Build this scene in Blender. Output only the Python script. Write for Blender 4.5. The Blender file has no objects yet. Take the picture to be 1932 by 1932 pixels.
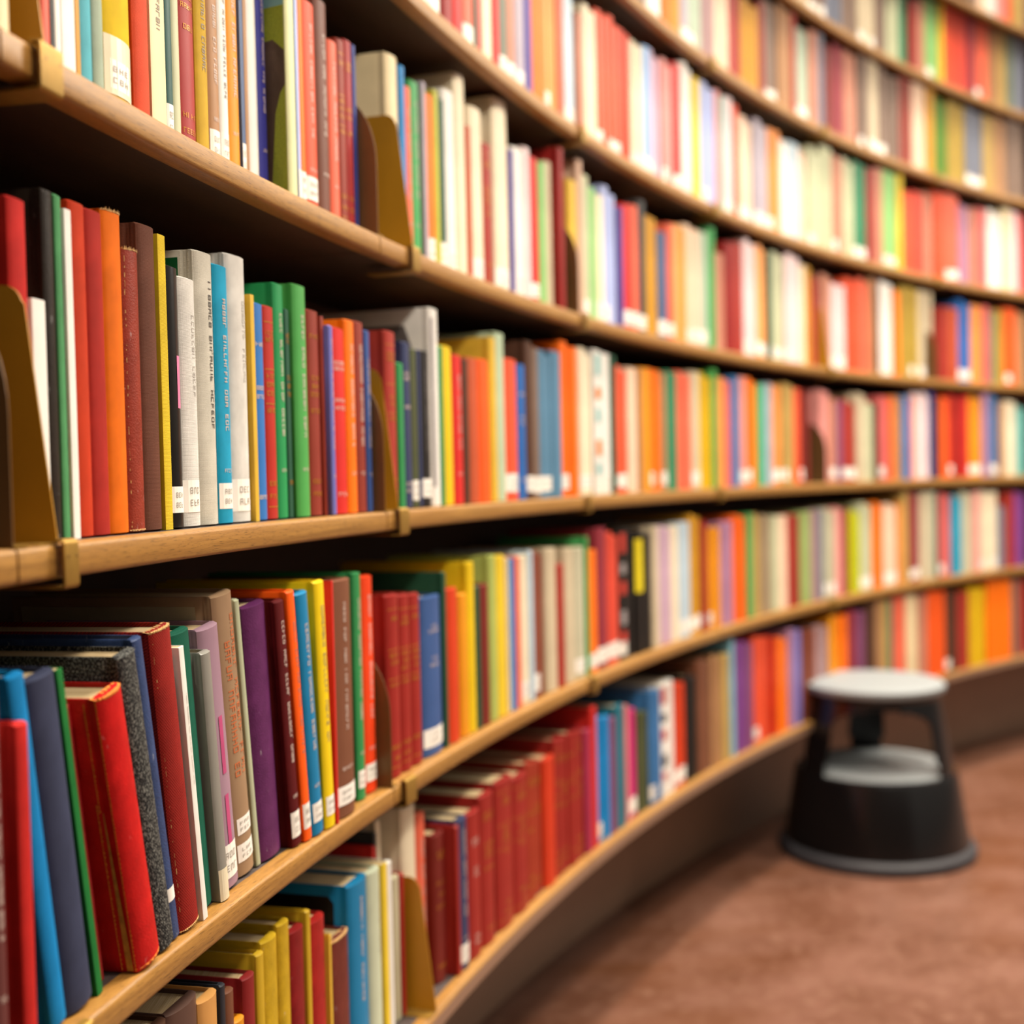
import bpy, bmesh, math, random
from mathutils import Vector, Matrix

# ------------------------------------------------------------------ camera, world, lights, exposure
CX, CY, R = 5.22837, -0.26505, 5.58880          # centre and front-edge radius of the curved shelving
CAMZ = 0.94196
scene = bpy.context.scene
COL = scene.collection
cam_d = bpy.data.cameras.new('camera')
cam_d.sensor_width = 36.0
cam_d.lens = 2361.18512 / 1932 * 36.0
cam_d.clip_start = 0.05
cam_d.dof.use_dof = True
cam_d.dof.focus_distance = 0.95
cam_d.dof.aperture_fstop = 3.2
cam_d.dof.aperture_blades = 9
cam = bpy.data.objects.new('camera', cam_d)
COL.objects.link(cam)
_r = [[0.99974, 0.022781, -0.0], [-0.000641, 0.028145, -0.999604], [-0.022772, 0.999344, 0.028152]]
cam.matrix_world = Matrix.Translation((0, 0, CAMZ)) @ Matrix(_r).to_4x4()
scene.camera = cam

vs = scene.view_settings
vs.view_transform = 'Standard'
vs.look = 'None'
vs.exposure = 0.0
vs.gamma = 1.0
vs.use_curve_mapping = False

def pol(th, r, z=0.0):
    return Vector((CX + r * math.sin(th), CY + r * math.cos(th), z))

world = bpy.data.worlds.new('hall_light')
scene.world = world
world.use_nodes = True
wn = world.node_tree
wn.nodes.clear()
w_out = wn.nodes.new('ShaderNodeOutputWorld')
w_bg = wn.nodes.new('ShaderNodeBackground')
w_tc = wn.nodes.new('ShaderNodeTexCoord')
w_sep = wn.nodes.new('ShaderNodeSeparateXYZ')
w_ramp = wn.nodes.new('ShaderNodeValToRGB')
w_map = wn.nodes.new('ShaderNodeMapRange')
w_map.inputs[1].default_value = -1.0
w_map.inputs[2].default_value = 1.0
wn.links.new(w_tc.outputs['Generated'], w_sep.inputs[0])
wn.links.new(w_sep.outputs[2], w_map.inputs[0])
wn.links.new(w_map.outputs[0], w_ramp.inputs[0])
wn.links.new(w_ramp.outputs[0], w_bg.inputs[0])
wn.links.new(w_bg.outputs[0], w_out.inputs[0])
e = w_ramp.color_ramp.elements
e[0].position, e[0].color = 0.44, (0.03, 0.02, 0.014, 1)
e[1].position, e[1].color = 0.70, (1.0, 0.91, 0.79, 1)
w_bg.inputs[1].default_value = 0.62

def lamp(name, th, r, z, size, power, aim_r, aim_z):
    ld = bpy.data.lights.new(name, 'AREA')
    ld.shape = 'DISK'
    ld.size = size
    ld.energy = power
    ld.color = (1.0, 0.905, 0.77)
    o = bpy.data.objects.new(name, ld)
    COL.objects.link(o)
    p = pol(th, r, z)
    o.location = p
    o.rotation_euler = (pol(th, aim_r, aim_z) - p).to_track_quat('-Z', 'Y').to_euler()
    return o

for k, th in enumerate((-1.40, -1.15, -0.90, -0.65, -0.40)):
    lamp('pendant_lamp', th, R - 0.92, 2.25, 0.22, 23.5, R - 0.92, 0.0)
    lamp('ceiling_lamp', th + 0.1, R - 0.5, 4.5, 0.3, 88.0, R - 0.5, 0.0)

# ------------------------------------------------------------------ helpers
rnd = random.Random(3)
def lin(h):
    c = [int(h[i:i + 2], 16) / 255 for i in (0, 2, 4)]
    return [x / 12.92 if x <= 0.04045 else ((x + 0.055) / 1.055) ** 2.4 for x in c]

def link(name, me, parent=None, mats=()):
    o = bpy.data.objects.new(name, me)
    COL.objects.link(o)
    for m in mats:
        me.materials.append(m)
    if parent is not None:
        o.parent = parent
    return o

def tag(o, label=None, cat=None, group=None, kind=None):
    if label: o['label'] = label
    if cat: o['category'] = cat
    if group: o['group'] = group
    if kind: o['kind'] = kind
    return o

class MB:
    """collects verts / faces for one mesh"""
    def __init__(s):
        s.v, s.f, s.mi, s.uv = [], [], [], None
    def poly(s, pts, mi=0):
        n = len(s.v)
        s.v += [tuple(p) for p in pts]
        s.f.append(tuple(range(n, n + len(pts))))
        s.mi.append(mi)
    def box(s, a, b, mi=0):
        x0, y0, z0 = a
        x1, y1, z1 = b
        n = len(s.v)
        s.v += [(x0, y0, z0), (x1, y0, z0), (x1, y1, z0), (x0, y1, z0), (x0, y0, z1), (x1, y0, z1), (x1, y1, z1), (x0, y1, z1)]
        for q in ((3, 2, 1, 0), (4, 5, 6, 7), (0, 1, 5, 4), (1, 2, 6, 5), (2, 3, 7, 6), (3, 0, 4, 7)):
            s.f.append(tuple(n + i for i in q))
            s.mi.append(mi)
    def mesh(s, name, smooth=None):
        me = bpy.data.meshes.new(name)
        me.from_pydata(s.v, [], s.f)
        me.polygons.foreach_set('material_index', s.mi)
        if smooth is not None:
            me.polygons.foreach_set('use_smooth', [True] * len(s.f))
            me.set_sharp_from_angle(angle=smooth)
        me.update()
        return me
    def build(s, name, mat, parent=None, smooth=None):
        return link(name, s.mesh(name, smooth), parent, mat if isinstance(mat, (list, tuple)) else (mat,))

# ------------------------------------------------------------------ materials
def new_mat(name):
    m = bpy.data.materials.new(name)
    m.use_nodes = True
    nt = m.node_tree
    nt.nodes.clear()
    out = nt.nodes.new('ShaderNodeOutputMaterial')
    b = nt.nodes.new('ShaderNodeBsdfPrincipled')
    nt.links.new(b.outputs[0], out.inputs[0])
    return m, nt, b

def node(nt, t, **kw):
    n = nt.nodes.new(t)
    for k, v in kw.items():
        if isinstance(k, str) and hasattr(n, k):
            setattr(n, k, v)
    return n

def noise(nt, vec, scale, detail=3.0, rough=0.55):
    n = nt.nodes.new('ShaderNodeTexNoise')
    n.inputs['Scale'].default_value = scale
    n.inputs['Detail'].default_value = detail
    n.inputs['Roughness'].default_value = rough
    nt.links.new(vec, n.inputs['Vector'])
    return n

def mix(nt, fac, a, b, mode='MIX'):
    n = nt.nodes.new('ShaderNodeMix')
    n.data_type = 'RGBA'
    n.blend_type = mode
    for s, v in ((n.inputs[0], fac), (n.inputs[6], a), (n.inputs[7], b)):
        if hasattr(v, 'links') or hasattr(v, 'is_linked'):
            nt.links.new(v, s)
        elif isinstance(v, (int, float)):
            s.default_value = v
        else:
            s.default_value = (*v[:3], 1)
    return n.outputs[2]

def ramp(nt, val, p0, p1, c0=(0, 0, 0), c1=(1, 1, 1)):
    n = nt.nodes.new('ShaderNodeValToRGB')
    n.color_ramp.elements[0].position = p0
    n.color_ramp.elements[1].position = p1
    n.color_ramp.elements[0].color = (*c0, 1)
    n.color_ramp.elements[1].color = (*c1, 1)
    nt.links.new(val, n.inputs[0])
    return n.outputs[0]

def bump(nt, b, h, strength, dist=0.001):
    n = nt.nodes.new('ShaderNodeBump')
    n.inputs['Strength'].default_value = strength
    n.inputs['Distance'].default_value = dist
    nt.links.new(h, n.inputs['Height'])
    nt.links.new(n.outputs[0], b.inputs['Normal'])

def mapping(nt, vec, scale, rot=(0, 0, 0)):
    n = nt.nodes.new('ShaderNodeMapping')
    n.inputs['Scale'].default_value = scale
    n.inputs['Rotation'].default_value = rot
    nt.links.new(vec, n.inputs[0])
    return n.outputs[0]

def wave(nt, vec, scale, axis, dist=0.6):
    n = nt.nodes.new('ShaderNodeTexWave')
    n.bands_direction = axis
    n.inputs['Scale'].default_value = scale
    n.inputs['Distortion'].default_value = dist
    n.inputs['Detail'].default_value = 1.0
    nt.links.new(vec, n.inputs[0])
    return n.outputs['Fac']

CACHE = {}
def cover_mat(col, fin=''):
    key = (col, fin)
    if key in CACHE: return CACHE[key]
    c = lin(PAL[col])
    m, nt, b = new_mat(f'{col}_{fin or "plain"}_cover')
    tc = nt.nodes.new('ShaderNodeTexCoord').outputs['Object']
    dark = [x * 0.78 for x in c]
    lite = [min(1, x * 1.12 + 0.002) for x in c]
    b.inputs['Roughness'].default_value = 0.5
    b.inputs['Specular IOR Level'].default_value = 0.3
    if fin in ('cloth', 'weave', 'weave2', 'weave3'):
        sc = 0.32 if fin == 'cloth' else 0.2
        v = mapping(nt, tc, (1, 1, 1), (0, 0, 0) if fin == 'cloth' else (0.6, 0.5, 0.4))
        w1 = wave(nt, v, 320 * sc * 3.2, 'Z', 1.2)
        w2 = wave(nt, v, 320 * sc * 3.2, 'X', 1.2)
        mm = node(nt, 'ShaderNodeMath', operation='MULTIPLY')
        nt.links.new(w1, mm.inputs[0]); nt.links.new(w2, mm.inputs[1])
        n1 = noise(nt, tc, 45, 4)
        base = mix(nt, ramp(nt, n1.outputs['Fac'], 0.3, 0.72), dark, lite)
        if fin == 'weave2':
            n2 = noise(nt, mapping(nt, tc, (1, 1, 0.6)), 900, 2, 0.7)
            base = mix(nt, ramp(nt, n2.outputs['Fac'], 0.5, 0.62), [0.012, 0.012, 0.013], [0.19, 0.19, 0.17])
        elif fin == 'weave3':
            base = mix(nt, ramp(nt, w1, 0.55, 0.95), base, [x * 0.45 for x in c])
        elif fin == 'weave':
            base = mix(nt, ramp(nt, w1, 0.5, 0.6), [0.02, 0.02, 0.02], [0.5, 0.48, 0.45])
        else:
            base = mix(nt, ramp(nt, mm.outputs[0], 0.25, 0.7), mix(nt, 0.5, base, [x * 0.5 for x in c]), base)
        nt.links.new(base, b.inputs['Base Color'])
        b.inputs['Roughness'].default_value = 0.72
        b.inputs['Specular IOR Level'].default_value = 0.15
        bump(nt, b, mm.outputs[0], 0.35, 0.0006)
    elif fin == 'leather':
        vo = nt.nodes.new('ShaderNodeTexVoronoi')
        vo.inputs['Scale'].default_value = 750
        nt.links.new(tc, vo.inputs['Vector'])
        n1 = noise(nt, tc, 60, 5)
        base = mix(nt, ramp(nt, n1.outputs['Fac'], 0.3, 0.7), dark, lite)
        n2 = noise(nt, mapping(nt, tc, (1, 1, 0.35)), 260, 3, 0.6)
        base = mix(nt, ramp(nt, n2.outputs['Fac'], 0.68, 0.74), base, [min(1, x * 0.8 + 0.16) for x in c])
        nt.links.new(base, b.inputs['Base Color'])
        b.inputs['Roughness'].default_value = 0.42
        b.inputs['Specular IOR Level'].default_value = 0.2
        bump(nt, b, vo.outputs['Distance'], 0.3, 0.0006)
    else:
        n1 = noise(nt, tc, 25, 3)
        base = mix(nt, ramp(nt, n1.outputs['Fac'], 0.25, 0.75), [x * 0.9 for x in c], [min(1, x * 1.06 + 0.004) for x in c])
        nt.links.new(base, b.inputs['Base Color'])
        b.inputs['Roughness'].default_value = 0.28 if fin == 'gloss' else 0.48
        n2 = noise(nt, tc, 500, 2)
        bump(nt, b, n2.outputs['Fac'], 0.06, 0.0004)
    CACHE[key] = m
    return m

def plain(name, hexc, rough=0.5, metal=0.0, var=0.12, scale=40):
    c = lin(hexc)
    m, nt, b = new_mat(name)
    tc = nt.nodes.new('ShaderNodeTexCoord').outputs['Object']
    n1 = noise(nt, tc, scale, 4)
    nt.links.new(mix(nt, ramp(nt, n1.outputs['Fac'], 0.3, 0.7), [x * (1 - var) for x in c], [min(1, x * (1 + var)) for x in c]), b.inputs['Base Color'])
    b.inputs['Roughness'].default_value = rough
    b.inputs['Metallic'].default_value = metal
    return m

def page_mat():
    m, nt, b = new_mat('paper_edges')
    tc = nt.nodes.new('ShaderNodeTexCoord').outputs['Object']
    n1 = noise(nt, mapping(nt, tc, (1500, 3, 3)), 1.0, 2)
    n2 = noise(nt, tc, 18, 3)
    a = mix(nt, ramp(nt, n1.outputs['Fac'], 0.35, 0.65), lin('b89a6c'), lin('e0cda4'))
    nt.links.new(mix(nt, ramp(nt, n2.outputs['Fac'], 0.4, 0.75), a, lin('c8ac7c')), b.inputs['Base Color'])
    b.inputs['Roughness'].default_value = 0.85
    return m
M_PAGE = page_mat()
M_LABEL = plain('label_paper', 'efeae0', 0.55, 0, 0.04)
M_TAPE = plain('cream_tape', 'ddd2b4', 0.35, 0, 0.06)
M_INK = {'l': plain('ink_label', 'a09a90', 0.5), 'v': plain('ink_charcoal', '6a6460', 0.5), 'w': plain('ink_white', 'd0bcb0', 0.45), 'b': plain('ink_black', '4a4844', 0.5), 'd': plain('ink_dark', '85786a', 0.5),
         'f': plain('ink_faint', 'b8b4ac', 0.5), 'g': plain('gold_leaf', 'c8862c', 0.35, 0.35), 'r': plain('ink_orange', 'c46a3c', 0.5)}
M_FRAY = plain('frayed_cloth', 'd0a468', 0.9, 0, 0.3, 400)
M_BOARDTAN = plain('exposed_board', 'a8762c', 0.85, 0, 0.35, 150)

def wood_mat(name, c0, c1, c2, rough):
    m, nt, b = new_mat(name)
    uv = nt.nodes.new('ShaderNodeTexCoord').outputs['UV']
    g = noise(nt, mapping(nt, uv, (9, 260, 1)), 1.0, 6, 0.62)
    g2 = noise(nt, mapping(nt, uv, (75, 1400, 1)), 1.0, 3, 0.6)
    g3 = noise(nt, mapping(nt, uv, (3, 22, 1)), 1.0, 3, 0.5)
    a = mix(nt, ramp(nt, g.outputs['Fac'], 0.3, 0.7), lin(c0), lin(c1))
    a = mix(nt, ramp(nt, g3.outputs['Fac'], 0.42, 0.75), a, lin(c2))
    a = mix(nt, ramp(nt, g2.outputs['Fac'], 0.56, 0.66), a, [x * 0.5 for x in lin(c0)])
    nt.links.new(a, b.inputs['Base Color'])
    b.inputs['Roughness'].default_value = rough
    bump(nt, b, g2.outputs['Fac'], 0.12, 0.0005)
    return m
M_WOOD = wood_mat('oiled_hardwood', '835b28', 'b28340', '986a2f', 0.38)
M_PANEL = wood_mat('dark_stained_panel', '38241a', '4a3022', '2e1e16', 0.55)
M_LINER = wood_mat('grey_shelf_liner', '3e3634', '574c48', '4a403c', 0.5)
M_WALL = plain('brown_back_panel', '5a4030', 0.7, 0, 0.12, 6)
M_PLINTH = plain('plinth_brown', '8a6a54', 0.5, 0, 0.08, 5)
M_BRASS = plain('brass_clip', 'a07c34', 0.45, 0.6, 0.15, 60)
M_BKEND = plain('gold_lacquered_steel', 'b8841a', 0.42, 0.1, 0.05, 30)
M_BKEDGE = plain('brown_bookend_edge', '6a4c2a', 0.4, 0.3, 0.1, 30)

def floor_mat():
    m, nt, b = new_mat('terracotta_linoleum')
    tc = nt.nodes.new('ShaderNodeTexCoord').outputs['Object']
    n1 = noise(nt, tc, 5.5, 5, 0.6)
    n2 = noise(nt, tc, 38, 4, 0.6)
    n3 = noise(nt, mapping(nt, tc, (1, 3, 1)), 2.2, 3, 0.5)
    a = mix(nt, ramp(nt, n1.outputs['Fac'], 0.35, 0.7), lin('5e3a29'), lin('765040'))
    a = mix(nt, ramp(nt, n2.outputs['Fac'], 0.5, 0.75), a, lin('7c5a48'))
    a = mix(nt, ramp(nt, n3.outputs['Fac'], 0.5, 0.8), a, lin('60381f'))
    nt.links.new(a, b.inputs['Base Color'])
    nt.links.new(ramp(nt, n1.outputs['Fac'], 0.3, 0.8, (0.3,) * 3, (0.48,) * 3), b.inputs['Roughness'])
    b.inputs['Specular IOR Level'].default_value = 0.45
    bump(nt, b, n2.outputs['Fac'], 0.05, 0.002)
    return m
M_FLOOR = floor_mat()

# ------------------------------------------------------------------ room shell
ZS = [0.3269,0.6154,0.9081,1.1981,1.4957,1.7954,2.0718,2.3410]                     # shelf tops above the floor, bottom to top
THK = 0.02057
NOSE = 0.017
SEAM = [-1.3975, -1.2836, -1.155, -1.0335, -0.917, -0.7925, -0.67, -0.55]
TH0, TH1 = -3.3, -0.45

def sweep(name, prof, t0, t1, mat, parent=None, step=0.012, caps=True, smooth=0.6, uvs=True):
    """revolves a closed (r, z) profile around the centre axis"""
    n = max(2, int((t1 - t0) / step) + 1)
    k = len(prof)
    bm = bmesh.new()
    uvl = bm.loops.layers.uv.new('UVMap')
    per = [0.0]
    for i in range(k):
        a, b2 = prof[i], prof[(i + 1) % k]
        per.append(per[-1] + math.hypot(a[0] - b2[0], a[1] - b2[1]))
    rings = []
    for i in range(n + 1):
        th = t0 + (t1 - t0) * i / n
        rings.append([bm.verts.new(pol(th, r, z)) for r, z in prof])
    for i in range(n):
        for j in range(k):
            j2 = (j + 1) % k
            f = bm.faces.new((rings[i][j], rings[i][j2], rings[i + 1][j2], rings[i + 1][j]))
            us = (i, i, i + 1, i + 1)
            ps = (per[j], per[j + 1], per[j + 1], per[j])
            for lp, q, p in zip(f.loops, us, ps):
                lp[uvl].uv = ((t0 + (t1 - t0) * q / n) * R, p + prof[0][1] * 3.7)
            f.smooth = True
    if caps:
        for ring, flip in ((rings[0], 1), (rings[-1], 0)):
            f = bm.faces.new(list(reversed(ring)) if flip else ring)
            for lp in f.loops:
                co = lp.vert.co
                lp[uvl].uv = (math.hypot(co.x - CX, co.y - CY) * 0.3, co.z)
    bmesh.ops.recalc_face_normals(bm, faces=bm.faces)
    me = bpy.data.meshes.new(name)
    bm.to_mesh(me)
    bm.free()
    me.set_sharp_from_angle(angle=smooth)
    return link(name, me, parent, (mat,))

fl = MB()
fl.poly([(-1.6, -6.6, 0), (11.5, -6.6, 0), (11.5, 7.2, 0), (-1.6, 7.2, 0)])
tag(fl.build('floor', M_FLOOR), kind='structure')
WALL_R = R + 0.245
tag(sweep('wall_back', [(WALL_R, 0.0), (WALL_R, 2.95), (WALL_R + 0.06, 2.95), (WALL_R + 0.06, 0.0)], TH0, TH1, M_WALL, step=0.03), kind='structure')
PL = R + 0.26416 - 0.03
tag(sweep('baseboard_back', [(PL, 0.0), (PL, ZS[0] - THK - 0.001), (WALL_R - 0.001, ZS[0] - THK - 0.001), (WALL_R - 0.001, 0.0)], TH0, TH1, M_PLINTH, step=0.03), kind='structure')

# ------------------------------------------------------------------ shelf boards, one per bay and level
LEVEL = ['bottom shelf', 'second shelf', 'third shelf', 'fourth shelf', 'fifth shelf', 'sixth shelf', 'seventh shelf', 'eighth shelf']
BAY = ['end bay', 'first bay', 'second bay', 'third bay', 'fourth bay', 'fifth bay', 'sixth bay', 'seventh bay']
FIRST = [0, 0, 0, 0, 1, 2, 3, 5]
EDGE = [-1.52] + SEAM + [-0.47]
for lv, zt in enumerate(ZS):
    for b in range(FIRST[lv], 8):
        t0 = EDGE[b] + (0.00022 if b else 0)
        t1 = EDGE[b + 1] - 0.00022
        zb = zt - THK
        c = 0.003
        board = sweep('shelf_board', [(R + NOSE, zb + 0.004), (R + NOSE, zt - 0.0015), (WALL_R, zt - 0.0015), (WALL_R, zb + 0.004)], t0, t1, M_PANEL)
        tag(board, f'curved wooden shelf board with a {"pale hardwood" if lv else "brown painted"} front edge, {BAY[b]}, {LEVEL[lv]}', 'shelf', 'curved shelf boards')
        if lv:
            sweep('front_edge', [(R, zb + c), (R, zt - c), (R + 0.0008, zt - 0.0009), (R + c, zt), (R + NOSE - 0.0003, zt), (R + NOSE - 0.0003, zb), (R + c, zb), (R + 0.0008, zb + 0.0009)], t0, t1, M_WOOD, board, smooth=0.9)['label'] = 'pale hardwood front edge'
        else:
            sweep('front_edge', [(R + 0.0005, zt - 0.005), (R + 0.0005, zt - 0.0025), (R + 0.003, zt), (R + NOSE - 0.0003, zt), (R + NOSE - 0.0003, zt - 0.005)], t0, t1, M_WOOD, board, smooth=0.9)['label'] = 'thin hardwood lipping'
            sweep('fascia', [(R, zb), (R, zt - 0.0052), (R + NOSE - 0.0003, zt - 0.0052), (R + NOSE - 0.0003, zb)], t0, t1, M_PLINTH, board, smooth=0.9)['label'] = 'brown front edge'  # face below the lipping takes the same brown as the plinth
        sweep('shelf_liner', [(R + NOSE, zt - 0.0014), (R + NOSE, zt - 0.0002), (WALL_R - 0.002, zt - 0.0002), (WALL_R - 0.002, zt - 0.0014)], t0, t1, M_LINER, board)['label'] = 'grey liner'

# ------------------------------------------------------------------ bookends and brass clips
def frame(th, r, z, lean=0.0):
    X = Vector((math.cos(th), -math.sin(th), 0))
    Y = Vector((math.sin(th), math.cos(th), 0))
    Z = Vector((0, 0, 1))
    X2 = X * math.cos(lean) + Z * math.sin(lean)
    Z2 = Z * math.cos(lean) - X * math.sin(lean)
    m = Matrix((X2, Y, Z2)).transposed().to_4x4()
    m.translation = pol(th, r, z)
    return m

def plate(name, out, thick, mat, parent=None):
    """upright plate: outline in (y, z), thickness along x, bevelled rim"""
    n = len(out)
    m = MB()
    for x in (0, thick):
        m.v += [(x, y, z) for y, z in out]
    m.f.append(tuple(range(n))); m.mi.append(0)
    m.f.append(tuple(reversed(range(n, 2 * n)))); m.mi.append(0)
    for i in range(n):
        j = (i + 1) % n
        m.f.append((j, i, n + i, n + j)); m.mi.append(0)
    return m.build(name, mat, parent)

def arc(cy, cz, ry, rz, a0, a1, k=10):
    return [(cy + ry * math.cos(math.radians(a0 + (a1 - a0) * i / k)), cz + rz * math.sin(math.radians(a0 + (a1 - a0) * i / k))) for i in range(k + 1)]

def trapezoid_bookend(lv, th, label):
    root = bpy.data.objects.new('bookend', None)
    COL.objects.link(root)
    root.matrix_world = frame(th, R, ZS[lv])
    tag(root, label, 'bookend', 'brass bookends')
    H = 0.155
    fr = lambda z: 0.002 + 0.018 * z / H
    out = [(0.13, 0.0008), (fr(0), 0.0008)] + [(fr(H - 0.012), H - 0.012)] + arc(fr(H) + 0.013, H - 0.013, 0.013, 0.013, 180, 90, 6)[1:] + [(0.13, H)]
    plate('upright_plate', out, 0.0011, M_BKEND, root)
    fl_ = MB()
    fl_.box((-0.020, 0.002, 0.0001), (0.0011, 0.13, 0.0011))
    fl_.build('base_flange', M_BRASS, root)
    return root

def rounded_bookend(lv, th, label):
    root = bpy.data.objects.new('bookend', None)
    COL.objects.link(root)
    root.matrix_world = frame(th, R, ZS[lv])
    tag(root, label, 'bookend', 'brass bookends')
    H = 0.15
    out = [(0.13, 0.0008), (0.001, 0.0008), (0.001, 0.075)] + arc(0.05, 0.075, 0.049, H - 0.075, 180, 90, 12)[1:] + [(0.13, H)]
    plate('upright_plate', out, 0.0012, M_BKEDGE, root)
    fl_ = MB()
    fl_.box((0.0012, 0.001, 0.0001), (0.016, 0.13, 0.0011))
    fl_.build('base_flange', M_BRASS, root)
    return root

def clip(lv, th, w, label):
    root = bpy.data.objects.new('shelf_clip', None)
    COL.objects.link(root)
    root.matrix_world = frame(th, R, ZS[lv])
    tag(root, label, 'clip', 'brass shelf clips')
    t, g = 0.0016, 0.0062
    zl, zh = -THK - 0.006, 0.0030
    m = MB()
    out = [(0.0008, zh)] + arc(-g + 0.003, zh - 0.003, 0.003, 0.003, 90, 180, 4) + arc(-g + 0.003, zl + 0.003, 0.003, 0.003, 180, 270, 4) + [(0.05, zl)]
    inn = [(0.0008, zh - t)] + arc(-g + 0.003, zh - 0.003, 0.003 - t, 0.003 - t, 90, 180, 4) + arc(-g + 0.003, zl + 0.003, 0.003 - t, 0.003 - t, 180, 270, 4) + [(0.05, zl + t)]
    k = len(out)
    for x in (0, w):
        m.v += [(x, y, z) for y, z in out] + [(x, y, z) for y, z in inn]
    for i in range(k - 1):
        o0, i0, o1, i1 = i, k + i, 2 * k + i, 3 * k + i
        m.f += [(o0, o0 + 1, o1 + 1, o1), (i0 + 1, i0, i1, i1 + 1), (o0 + 1, o0, i0, i0 + 1), (o1, o1 + 1, i1 + 1, i1)]
        m.mi += [0] * 4
    m.f += [(0, 2 * k, 3 * k, k), (k - 1, 2 * k - 1, 4 * k - 1, 3 * k - 1)]
    m.mi += [0] * 2
    m.build('strap', M_BRASS, root, 0.7)
    s = MB()
    for zc in (-THK * 0.35,):
        for xc in (w * 0.25, w * 0.85):
            c0 = arc(0, 0, 0.0009, 0.0009, 0, 315, 7)
            s.poly([(xc + p, -g - 0.0003, zc + q) for p, q in c0])
    s.build('rivet', M_BKEDGE, root)
    return root

ends = [  # level, seam index, rounded?, trapezoid offset, clip offset, clip width
    (1, 0, 0, None, 0.039, 0.016), (2, 0, 1, 0.0455, 0.039, 0.016), (3, 0, 0, 0.0495, 0.0305, 0.0245),
    (0, 1, 0, 0.1135, None, 0), (1, 1, 1, None, 0.020, 0.030), (2, 1, 1, 0.0372, 0.022, 0.026), (3, 1, 1, 0.1003, 0.079, 0.022),
    (2, 2, 0, None, 0.004, 0.014), (3, 2, 1, None, 0.006, 0.016), (4, 2, 0, None, 0.01, 0.02), (1, 2, 0, None, 0.01, 0.02),
    (2, 3, 0, None, 0.004, 0.018), (4, 3, 0, None, 0.004, 0.02), (5, 3, 0, None, 0.004, 0.02),
    (1, 4, 0, None, 0.004, 0.03), (2, 4, 1, None, None, 0), (3, 4, 0, 0.03, 0.02, 0.02), (5, 4, 0, None, 0.004, 0.02),
    (3, 5, 1, None, None, 0), (4, 5, 0, None, 0.004, 0.02), (5, 5, 0, None, 0.004, 0.02)]
NTH = ['first', 'second', 'third', 'fourth', 'fifth', 'sixth']
for lv, j, rd, tz, cl, cw in ends:
    where = f'{LEVEL[lv]}, {NTH[j]} seam'
    if rd:
        rounded_bookend(lv, SEAM[j] - 0.0030 / R, f'brown bookend with a rounded front corner closing the {BAY[j]}, {where}')
    if tz is not None:
        trapezoid_bookend(lv, SEAM[j] + tz / R, f'gold bookend plate with slanted front edge opening the {BAY[j + 1]}, {where}')
    if cl is not None:
        clip(lv, SEAM[j] + cl / R, cw, f'brass clip wrapped over the wooden front edge, {where}')

# ------------------------------------------------------------------ books
PAL = {'amber':'dc8e12','apricot':'eca05c','aqua':'5fb6c4','aqua2':'6cb0a8','azure':'1f7fc0','azure2':'2478b8','azure3':'0c86c8','black':'15110e','blackblue':'22262e','blue':'2462ac','blue2':'2f70b8','bluegrey':'34466e','brick':'a03024','brickred':'962018','brickred2':'a4201c','brickred3':'9c3018','brown':'6c3f2e','brown2':'74462f','brown3':'80402c','brown4':'5a4036','brown5':'6c2c22','buff':'d49a54','ceruleandark':'0878a8','charcoal':'3a3a3a','coral':'e2664a','coralred':'d44834','cream':'e2cfa4','crimson':'9c2a28','crimson2':'b2281c','crimson3':'a02c2c','cyan':'1ea4cc','cyan2':'0c98b8','darkgreen':'1e4a34','darkgreen2':'2c5a44','darkred':'8c1814','darkred2':'84181a','darkteal':'26504a','darkteal2':'14604a','denim':'34548a','green':'2f8a4c','green2':'3f9a52','green3':'229050','green4':'4a9e4c','green5':'2f7e58','green6':'1e7a36','green7':'4a7a0c','green8':'57a066','grey':'86847c','greybrown':'7a6456','greygreen':'6a7464','greyolive':'50523e','indigo':'35358c','indigo2':'2e3a80','ivory':'e4d6b8','lightgreen':'86bc70','lightgreen2':'94a864','lilac':'c8a8bc','lilacgrey':'aaa0ac','lime':'b4b80c','limepale':'a8b45c','limey':'b4b43c','magenta':'c0186c','maroon':'5c2c2a','maroon2':'600d10','maroonl':'742018','mauve':'a87a98','mauvepink':'9c7c8c','mint':'b2c4a4','mintpale':'c4ccb0','mustard':'c08a1c','mustardl':'d4ac34','navy':'30385c','navyblue':'34508c','ochre':'c4a020','offwhite':'d6d0c0','olive':'4a5030','olivegold':'a88c34','olivetan':'b09250','orange':'f07200','orange2':'f46c08','orange3':'fa5c04','orange4':'e8600c','orangel':'e69044','orangered':'e85818','paleblue':'a8b4e0','paleblue2':'b4c8d4','palegreen':'bcbf9c','palelime':'d2d6a4','palesage':'bcb89c','palesage2':'bcb494','periwinkle':'6a6cb4','pink':'dc9088','pinkcream':'e8c8ac','pinkwhite':'e4cccc','plum':'7c4468','purple':'5c2656','purple2':'763c82','putty':'c6b698','putty2':'988468','raspberry':'a42c4c','red':'cc2620','red2':'bc1212','redorange':'e2522f','rose':'d0605e','rosegrey':'a07e7e','rosetan':'bc7e66','russet':'8a3222','sage':'a9b8a2','sage2':'b0b494','salmon':'e0604a','skypale':'7ab0c0','skypale2':'88b0dc','slate':'4a5c80','slateblue':'3a405a','slategrey':'6e7280','softblack':'241c15','steel':'527c98','steelblue':'366ca0','tan':'a67a52','tanpink':'c8a48c','taupe':'9a7c5e','teal':'1e6e80','teal2':'12705c','terracotta':'b8502c','umber':'4e3020','vermilion':'cc3a12','vermilion2':'e8400c','vermilion3':'c83410','violet':'54448c','white':'e6e2da','wine':'8c2c38','yellow':'e0bc0c','yellow2':'e4c42c','yellow3':'d0a808','yellow4':'eac808'}

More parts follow.
